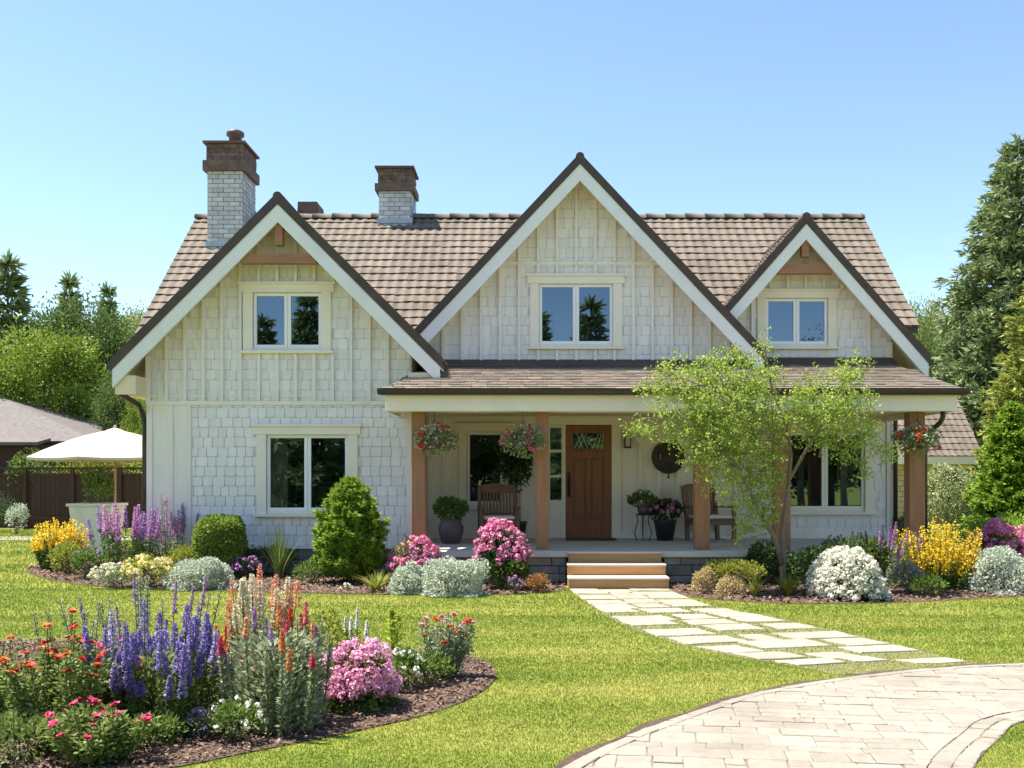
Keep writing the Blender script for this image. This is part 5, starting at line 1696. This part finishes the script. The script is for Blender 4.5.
def basket(p, hook_z, label, seed, fm, rad=.3, fl2='pt_white', heads=30, lf='lf_varieg'):
    rng = np.random.default_rng(seed)
    r = empty('hanging_basket', p, label, 'hanging basket', 'flower baskets hung from the porch beam')
    k = MB()
    k.lathe([(.06,-.16),(.14,-.12),(.19,-.04),(.20,0),(.17,0)], (0,0,0), 24); k.build('pot', M['pot'], r)
    k = MB(); top = hook_z-p[2]
    for a in range(3):
        t = a*2.094+.3; k.tube([(.19*math.cos(t),.19*math.sin(t),0),(0,0,top*.72)], .004, 5)
    k.tube([(0,0,top*.72),(0,0,top)], .005, 6)
    k.build('hanger', M['darkmetal'], r)
    q, out = clump_points(1900, rad, rad*.95, rad*1.5, rng, 20, .36, -.25, -rad*.85, -9)
    quad_mesh('foliage', [quads_leaf(q, out+rng.normal(0,.5,q.shape)-np.array([0,0,.3]), .05, .028, rng)], [M[lf]], r)
    sd = sph(heads*3, rng, -.5)[:heads]*np.array([rad, rad*.95, rad*.8])*.95 - np.array([0,0,rad*.1])
    quad_mesh('flowers', [flower_head(sd, .055, 20, .045, rng)], [M[fm]], r)
    sd = sph(heads*8+40, rng, -.6)[:heads*5]*np.array([rad, rad*.95, rad*.8])*.97 - np.array([0,0,rad*.1])
    quad_mesh('flowers', [flower_head(sd, .022, 10, .024, rng)], [M[fl2]], r)
    return r
b = W(434.5,439,15.12); basket((b.x,15.12,b.z), zb0, 'hanging basket of red and cream flowers nearest the first porch post', 311, 'pt_red', .32, 'pt_cream', 18)
b = W(523,440,15.12); basket((b.x,15.12,b.z), zb0, 'hanging basket of pale cream flowers with red blooms beside the second post', 312, 'pt_rose', .34, 'pt_cream', 9)
b = W(917,438,15.0); basket((b.x,14.99,b.z), zb0, 'hanging basket with one bright red bloom on the right end post', 313, 'pt_red', .33, 'pt_cream', 5)

# ================================================================ SMALL TREE IN FRONT OF THE PORCH
TY = 13.7
def small_tree():
    rng = np.random.default_rng(77)
    base = Vector((X_(783,TY), TY, 0))
    root = empty('small_tree', base, 'slender small tree with airy light green leaves before the porch', 'tree')
    def P(px, py, dy=0.0):
        v = W(px, py, TY+dy); return Vector((v.x, v.y, v.z)) - base
    k = MB()
    limbs = []
    def limb(pts, r0, r1):
        n = len(pts); k.tube(pts, [r0+(r1-r0)*i/(n-1) for i in range(n)], 8); limbs.append(pts)
    b0 = Vector((0,0,-.03))
    limb([b0, P(783,562), P(782,535,.02), P(786,505,.03), P(789,480,.02)], .050, .022)
    limb([P(783,566), P(775,538,-.08), P(762,518,-.1), P(752,498,-.12), P(738,468,-.15), P(716,440,-.2)], .040, .016)
    limb([P(789,480,.02), P(791,455,.05), P(786,425,.0), P(772,390,-.1), P(765,350,-.1), P(764,332,-.1)], .028, .006)
    limb([P(789,480,.02), P(805,452,.1), P(822,425,.15), P(838,395,.1), P(846,372,.1)], .026, .007)
    limb([P(791,455,.05), P(768,435,-.3), P(738,410,-.35), P(700,385,-.2), P(668,372,-.2)], .022, .006)
    limb([P(738,468,-.15), P(700,450,.15), P(665,440,.1), P(632,430,.1)], .014, .005)
    limb([P(805,452,.1), P(840,440,.3), P(872,430,.3), P(892,450,.3)], .014, .005)
    limb([P(738,410,-.35), P(722,380,-.1), P(700,358,0)], .012, .004)
    limb([P(716,440,-.2), P(690,425,-.5), P(672,405,-.4)], .012, .004)
    blobs = [(705,398,50,34),(738,430,46,44),(712,446,34,30),(742,468,38,36),(762,395,30,30),(742,374,38,20),(700,372,44,18),(662,384,24,14),(648,429,24,10),
             (755,500,24,26),(746,528,12,16),(715,420,40,36),(832,396,38,28),(850,412,22,34),(815,422,28,22),(803,405,16,18),(845,372,18,11),(866,436,14,20),(888,450,9,14),
             (824,432,22,14),(862,462,9,16),(764,345,4,18),(730,358,26,11),(772,436,20,24),(770,468,16,20),(855,360,12,8),(634,427,8,6),(806,388,16,10),(842,446,18,14),(770,520,10,12),(690,432,30,14)]
    arr = []
    for (px, py, rx, ry) in blobs:
        area = rx*ry
        n = int(area*1.5)
        # small drooping twigs of leaves
        nt_ = max(2, n//14)
        cs = rng.normal(0, .48, (nt_, 3))
        cs = cs/np.maximum(1, np.linalg.norm(cs, axis=1, keepdims=True))
        dep = rng.uniform(-1, 1, nt_)*min(rx, ry)*TY/F*.95
        for i in range(nt_):
            c = P(px+cs[i,0]*rx*1.05, py+cs[i,1]*ry*1.05, dep[i])
            td = rng.normal(0, 1, 3); td[2] = td[2]*.6+.1; td /= np.linalg.norm(td)
            m = 15
            t = rng.uniform(-.5, .5, m)
            p = np.array(c)[None] + td[None]*(t*.30)[:, None] + rng.normal(0, .022, (m, 3)) - np.array([0,0,1.])*(t[:, None]**2*.12)
            d = rng.normal(0, 1, (m, 3)) + td*.5 - np.array([0,0,.25])
            arr.append(quads_leaf(p, d, (.043*rng.uniform(.6, 1.25, m)), .027, rng, .15))
            if i % 3 == 0:
                a = Vector(c) - Vector(td)*.14; b2 = Vector(c)+Vector(td)*.14
                k.tube([a, b2], [.004,.002], 4, cap=False)
    k.build('trunk', M['palebark'], root)
    quad_mesh('crown', [np.concatenate(arr)], [M['lf_tree']], root)
small_tree()

# ================================================================ LEFT YARD
# parasol
r = empty('parasol', (X_(115,21),21,0), 'cream canvas garden parasol on a wooden pole beside the house', 'umbrella')
k = MB(); k.tube([(0,0,.08),(0,0,2.60)], .026, 12); k.build('pole', M['poleWood'], r)
k = MB(); k.lathe([(.26,0),(.26,.06),(.05,.09),(.04,.30)], (0,0,0), 24); k.build('base', M['stone'], r)
k = MB()
zr, za, ra = Z_(458,21), Z_(430,21), 1.75
nn = 8; sub = 5
def canopy_pt(t, u):
    a = 2*math.pi*t/(nn*sub)
    s = t % sub / sub
    # scalloped edge between the ribs
    rr = ra*u*(math.cos(math.pi/nn)/math.cos((s-.5)*2*math.pi/nn) if s else 1)
    z = za + (zr-za)*u**1.45 - .0
    return (rr*math.cos(a), rr*math.sin(a), z - (.025*u*math.sin(math.pi*s)))
for t in range(nn*sub):
    for i in range(6):
        u0, u1 = max(i/6,.07), (i+1)/6
        k.face([canopy_pt(t,u0),canopy_pt(t+1,u0),canopy_pt(t+1,u1),canopy_pt(t,u1)], 0, False)
    a, b2 = canopy_pt(t,1), canopy_pt(t+1,1)
    k.face([(a[0],a[1],a[2]),(b2[0],b2[1],b2[2]),(b2[0]*.998,b2[1]*.998,b2[2]-.05),(a[0]*.998,a[1]*.998,a[2]-.05)])
can = k.build('canopy', M['umbrella'], r)
k = MB(); k.lathe([(.30,za-.10),(.16,za+.0),(.03,za+.045),(.03,za+.09),(.002,za+.10)], (0,0,0), 16, smooth=False); k.build('vent', M['umbrella'], can)
for t in range(nn):
    a = canopy_pt(t*sub, .96); k = MB(); k.tube([(0,0,za-.03), (a[0],a[1],a[2]-.02)], .012, 6); k.tube([(0,0,zr-.22),(a[0]*.5,a[1]*.5,(za+zr)/2-.0)], .010, 6)
    k.build('rib', M['poleWood'], r)
# planter
PLY = 20.2
px0, px1 = X_(68,PLY), X_(112,PLY)
r = empty('planter', ((px0+px1)/2,PLY+.35,0), 'pale square flared planter with a green bush under the parasol', 'planter')
hw = (px1-px0)/2; zt = Z_(503.5,PLY)
k = MB()
k.hexa([(-hw*.72,-.3,0),(hw*.72,-.3,0),(hw*.72,.3,0),(-hw*.72,.3,0),(-hw*.97,-.36,zt-.06),(hw*.97,-.36,zt-.06),(hw*.97,.36,zt-.06),(-hw*.97,.36,zt-.06)])
k.box(-hw*1.06,hw*1.06,-.40,.40,zt-.059,zt)
k.build('tub', M['planter'], r, bevel=.01)
rng = np.random.default_rng(401)
q, out = clump_points(800, .34, .3, .75, rng, 12, .4, 0, zt-.12)
quad_mesh('foliage', [quads_leaf(q, out+rng.normal(0,.5,q.shape)+np.array([0,0,.4]), .09, .035, rng)], [M['lf_mid']], r)
# fence
FY = 30.0
r = empty('garden_fence', (-14,FY,0), 'dark brown board fence with a lattice top along the left yard', 'fence')
fx0, fx1 = -24.0, -9.2
k = MB(); x = fx0; rr = random.Random(9)
while x < fx1:
    k.box(x+14, x+14+.142, -.012+rr.uniform(0,.006), .012, .04, 1.62); x += .148
k.build('boards', M['fence'], r)
k = MB(); k.box(fx0+14, fx1+14, -.05, .04, 1.621, 1.68); k.box(fx0+14, fx1+14, -.06, .05, 1.80, 1.86); k.box(fx0+14, fx1+14, -.04,-.013,.3,.4)
x = fx0
while x < fx1:
    k.bar((x+14,-.01,1.68),(x+14+.12,-.01,1.80),.012,.012); k.bar((x+14+.12,.01,1.68),(x+14,.01,1.80),.012,.012); x += .12
k.build('lattice_top', M['fence'], r)
x = X_(26,FY)-4*1.42; 
while x < fx1:
    k = MB(); k.box(x+14-.06,x+14+.06,-.10,.0-.013,0,1.84); k.build('post', M['fence'], r); x += 1.42
# neighbour's house
r = empty('neighbour_house', (-20,36,0), 'low neighbouring house with a grey brown shingle roof behind the fence', 'house')
def lb(mb, n, m, parent): return mb.build(n, m, parent, (-20,36,0))
k = MB()
ex, ey0, ez = X_(99,33), 33.0, Z_(441,33)
rz_, ry_ = 4.7, 38.0
A = (ex,ey0,ez); B = (-34,ey0,ez); C = (-34,44,ez); D = (ex,44,ez); E = (-20.6,ry_+.2,rz_); Fp = (-30,ry_+.2,rz_)
for f in ((B,A,E,Fp),(A,D,E),(D,C,Fp,E),(C,B,Fp)): k.face(f)
lb(k, 'roof', M['greyroof'], r)
k = MB(); k.box(-33.6,ex-.4,33.5,43.6,0,ez-.02); lb(k, 'wall', M['beamwood'], r)
k = MB(); k.box(-34,ex,ey0-.02,ey0+.04,ez-.22,ez-.01); k.box(ex-.04,ex+.02,ey0+.041,44,ez-.22,ez-.01); lb(k, 'fascia', M['edge'], r)
k = MB()
lx1 = X_(42,31.5)
slab(k, (-24,31.2,Z_(442,31.2)), (lx1,31.2,Z_(442,31.2)), (lx1-.4,32.9,Z_(438,32.9)), (-24,32.9,Z_(438,32.9)), .10)
lb(k, 'porch_roof', M['greyroof'], r)
k = MB(); k.box(-23.8,lx1-.25,31.5,33.4,0,Z_(441,31.2)-.09); lb(k, 'porch_wall', M['fence'], r)
# garage right
r = empty('garage', (14,36,0), 'small outbuilding with a brown tiled roof beyond the right end of the porch', 'outbuilding')
def lg_(mb, n, m): return mb.build(n, m, r, (14,36,0))
gx1 = X_(983,33.6); gz = Z_(456,33.6)
k = MB()
tiled(k, (10,36.2,gz+2.6), (1,0,0), (0,-.707,-.707), (0,-.707,.707), gx1-10, 2.6*1.414, .30, .235, rng=random.Random(3))
slab(k, (10,33.6,gz-.03), (gx1,33.6,gz-.03), (gx1,36.2,gz+2.57), (10,36.2,gz+2.57), .12, 1)
slab(k, (10,36.21,gz+2.57), (gx1,36.21,gz+2.57), (gx1,38.8,gz-.03), (10,38.8,gz-.03), .12, 0)
lg_(k, 'roof', [M['tile'], M['edge']])
k = MB(); k.box(10, gx1+.02, 33.52, 33.585, gz-.27, gz-.02); k.box(10, gx1, 33.586, 34.0, gz-.28, gz-.25); lg_(k, 'fascia', M['trim'])
k = MB(); zz = .0; rr = random.Random(6)
xw = X_(967,34)
while zz < gz-.3:
    x = 10.0
    while x < xw:
        w = min(rr.uniform(.35,.5), xw-x); k.box(x+.008,x+w-.008,34-rr.uniform(0,.02),34.1,zz+.008,zz+.172); x += w
    zz += .18
k.prism([(10,34.05,0),(xw-.01,34.05,0),(xw-.01,34.05,gz-.26),(10,34.05,gz-.26)], (0,4.2,0))
lg_(k, 'wall', M['tan'])

# ================================================================ BACKGROUND TREES
def decid_mesh(h, rad, seed, n, ls, trunk_frac=.22, squash=1.0, K=46, lobes=True):
    rng = np.random.default_rng(seed)
    k = MB()
    top = Vector((rng.normal(0,.03)*h, rng.normal(0,.03)*h, h*.72))
    k.tube([(0,0,-.1),(.0,.02*h,h*.2),top*.7,top], [h*.03,h*.024,h*.016,h*.006], 9)
    c = sph(K, rng); c = c*rng.uniform(.5, .95, K)[:, None]
    cz = h*(trunk_frac+(1-trunk_frac)/2); rz = h*(1-trunk_frac)/2
    cen = c*np.array([rad*.8, rad*.8, rz*.82]) + np.array([0,0,cz])
    cr = rng.uniform(.20, .36, K)*rad
    for i in range(0, K, 3):
        e = Vector(cen[i]); s0 = Vector((0,0,h*rng.uniform(.15,.5)))
        k.tube([s0, s0.lerp(e,.5)+Vector((0,0,.04*h)), e], [h*.011,h*.007,h*.003], 5, cap=False)
    i = rng.integers(0, K, n)
    d = sph(n, rng); u = rng.uniform(.35, 1, n)**.5
    d[:, 2] *= .8
    p = cen[i] + d*(cr[i]*u)[:, None] + rng.normal(0, .02, (n, 3))*rad
    dd = d + rng.normal(0, .6, (n, 3)) + np.array([0,0,.15])
    # stray sprigs that break the outline
    m = n//12
    j = rng.integers(0, K, m); d2 = sph(m, rng); d2[:, 2] = np.abs(d2[:, 2])
    p2 = cen[j] + d2*(cr[j]*rng.uniform(1.0, 1.35, m))[:, None]
    p = np.concatenate([p, p2]); dd = np.concatenate([dd, d2+rng.normal(0,.5,(m,3))])
    return quads_leaf(p, dd, ls*rng.uniform(.6, 1.3, len(p)), ls*.6, rng, .2), k
PROTO = {}
def bgtree(kind, name, label, px, top, Y, w_px, seed, group, lf=None, cat='tree', x=None):
    """kind: a mesh is built once per kind and shared by the copies"""
    h = Z_(top, Y); rad = w_px/2*Y/F
    X = X_(px, Y) if x is None else x
    if kind not in PROTO:
        root = plant_root(name, (X,Y,0), label, cat, group)
        if kind[0] == 'd':
            a, k = decid_mesh(10, 4, seed, kind[2], kind[3])
        else:
            a, k = conifer_mesh(10, 2.6, seed, kind[2], kind[3], kind[4], kind[5], None, dens=kind[6], droop=.50, rise=.22, taper=1.0, skirt=.05)
        k.build('trunk', M['bark'], root)
        quad_mesh('crown', [a], [M[kind[1]]], root)
        PROTO[kind] = root
    else:
        root = copy_tree(PROTO[kind])
        root.name = name
        root.location = (X,Y,0); root['label'] = label; root['group'] = group; root['category'] = cat
    r0 = 4 if kind[0] == 'd' else 2.6
    root.scale = (rad/r0, rad/r0, h/10)
    root.rotation_euler = (0,0,seed*1.7)
    return root
g_l = 'trees beyond the left fence'; g_r = 'trees beyond the right side of the house'
DB = ('d','lf_bgbright',30000,.17); DM = ('d','lf_bg',30000,.17); DP = ('d','lf_bgpale',22000,.16)
CD = ('c','needle_sp',27,10,.62,.15,44); 
bgtree(DB, 'leafy_tree', 'round bright green tree standing closest behind the fence, above the neighbour roof', 45, 318, 40, 150, 11, g_l)
bgtree(DM, 'leafy_tree', 'mid green tree rising behind the round bright green tree', 84, 281, 52, 140, 12, g_l)
bgtree(CD, 'fir_tree', 'dark fir at the far left edge with a stepped top', 8, 261, 47, 135, 13, g_l)
bgtree(CD, 'fir_tree', 'narrow dark fir poking up behind the mid green tree', 70, 280, 60, 90, 14, g_l)
bgtree(CD, 'fir_tree', 'slim fir just left of the roof verge', 108, 289, 54, 74, 15, g_l)
bgtree(DP, 'leafy_tree', 'feathery pale tree touching the roof verge', 140, 291, 62, 70, 16, g_l)
bgtree(DP, 'leafy_tree', 'pale green tree between the slim firs and the roof', 126, 288, 58, 100, 17, g_l)
bgtree(DP, 'leafy_tree', 'pale tree in front of the stepped fir at the left edge', 22, 306, 50, 90, 40, g_l)
bgtree(DM, 'leafy_tree', 'darker leafy tree low behind the downspout', 132, 352, 38, 84, 18, g_l)
bgtree(DM, 'leafy_tree', 'dark tree at the far left edge under the stepped fir', -10, 330, 50, 130, 19, g_l)
bgtree(DB, 'leafy_tree', 'low bright tree between parasol and house corner', 150, 385, 35, 70, 20, g_l)
shrub('hedge', 'green hedge behind the brown board fence', 'hedge', (X_(95,32.2),32.2,0), 5.5, 2.35, 'lf_yel', .12, 6000, 421, depth=1.0, K=40, cr=.3)
shrub('dark_shrub', 'dark green shrub against the neighbour house wall', 'shrub', (X_(30,30.6),30.6,0), 1.6, 2.6, 'lf_mid', .10, 2600, 422)
shrub('grey_shrub', 'small grey leaved shrub at the foot of the fence', 'shrub', (X_(17,27.5),27.5,0), .62, .9, 'lf_silver', .06, 900, 423)
shrub('dark_shrub', 'low dark shrub at the left edge by the fence', 'shrub', (X_(-6,28.5),28.5,0), 1.1, 1.2, 'lf_dark', .07, 900, 424)

# right side
conifer('spruce', 'huge spruce filling the right edge of the picture', (X_(1018,40),40,0), Z_(139,40), 4.4, 31, 'needle_sp', 58, 13, .44, .10, g_r, dens=60, droop=.34, rise=.16, taper=.62, skirt=.10)
conifer('spruce', 'golden green conifer before the huge spruce at the right edge', (X_(1044,30),30,0), Z_(262,30), 2.1, 32, 'needle_yl', 40, 12, .28, .07, g_r, dens=46, droop=.2, rise=.2, taper=.6, skirt=.06)
conifer('spruce', 'bright green cone shaped conifer beside the outbuilding', (X_(1012,22.5),22.5,0), Z_(404,22.5), .95, 33, 'needle_br', 34, 18, .14, .042, g_r, dens=70, droop=.12, rise=.3, taper=.55, skirt=.02)
bgtree(DP, 'leafy_tree', 'pale feathery tree between the roof and the huge spruce', 926, 277, 50, 78, 34, g_r)
bgtree(DM, 'leafy_tree', 'mid green tree behind the right gable eave', 915, 318, 46, 90, 35, g_r)
bgtree(CD, 'fir_tree', 'dark fir behind the outbuilding roof', 962, 318, 52, 96, 36, g_r)
bgtree(CD, 'fir_tree', 'dark fir low behind the right end of the porch', 905, 360, 44, 100, 37, g_r)
bgtree(DM, 'leafy_tree', 'dark leafy tree between the outbuilding and the bright conifer', 992, 400, 44, 90, 38, g_r)
bgtree(DM, 'leafy_tree', 'leafy tree at the far right border under the huge spruce', 1064, 380, 38, 110, 39, g_r)
# trees across the drive behind the viewer: they show in the window panes
g_b = 'trees across the drive mirrored in the windows'
def behind(kind, name, label, x, y, h, rad, seed):
    root = copy_tree(PROTO[kind]); root.name = name; root.location = (x,y,0); root['label'] = label; root['group'] = g_b; root['category'] = 'tree'
    r0 = 4 if kind[0] == 'd' else 2.6
    root.scale = (rad/r0, rad/r0, h/10); root.rotation_euler = (0,0,seed)
behind(CD, 'fir_tree', 'tall fir across the drive mirrored in the upper left window', -9.8, -10, 9.2, 2.4, 1)
behind(CD, 'fir_tree', 'tall fir across the drive mirrored in the middle gable window', 2.6, -11, 9.6, 2.9, 2)
behind(DM, 'leafy_tree', 'leafy tree across the drive mirrored in the right gable window', 12.8, -12, 8.8, 2.6, 3)
behind(DM, 'leafy_tree', 'broad leafy tree across the drive mirrored in the lower left window', -5.5, -12, 6.4, 4.2, 4)
behind(DM, 'leafy_tree', 'broad leafy tree across the drive mirrored in the right porch window', 7.5, -13, 6.2, 4.0, 5)
for i, (x, y, h, rad, lab) in enumerate(((-15,-14,5.4,3.6,'added low tree mirrored behind the left gable panes'), (-1,-15,5.0,3.8,'added low tree mirrored in the narrow porch pane'), (3.8,-14,4.6,3.2,'added low tree mirrored in the sidelight'), (15,-15,5.6,4,'added low tree mirrored behind the right porch panes'))):  # added out of view to keep the bright horizon out of the panes
    behind(DB if i % 2 else DM, 'leafy_tree', lab, x, y, h, rad, i+7)
shrub('hedge', 'long dark hedge added behind the viewer, mirrored low in the window panes', 'hedge', (0,-17,0), 46, 3.2, 'lf_dark', .32, 22000, 431, depth=2.2, K=60, cr=.3)  # added out of view to block bright lawn from the low pane reflections
behind(CD, 'fir_tree', 'second fir across the drive mirrored in the upper left window', -12.2, -12, 8.6, 2.2, 6)
behind(CD, 'fir_tree', 'second fir across the drive mirrored in the middle gable window', 0.2, -13, 9.3, 2.4, 7)
behind(DM, 'leafy_tree', 'second leafy tree across the drive mirrored in the right gable window', 15.2, -13, 8.2, 2.4, 8)

def woodland():
    rng = np.random.default_rng(99)
    n = 60; xs_ = np.linspace(-95, 95, n) + rng.normal(0, 1.0, n)
    arr = []
    for x in xs_:
        Y = rng.uniform(72, 84); h = rng.uniform(6.5, 9.5); r = rng.uniform(2.6, 3.8)
        q, out = clump_points(1100, r, r, h, rng, 22, .36, -.2)
        q = q + np.array([x, Y, 0]); arr.append(quads_leaf(q, out+rng.normal(0,.6,q.shape), .55*rng.uniform(.6,1.2,len(q)), .32, rng))
    tag(quad_mesh('woodland', [np.concatenate(arr)], [M['lf_bg']]), 'far green woodland closing the view behind the house and gardens', 'woodland', kind='stuff')
woodland()
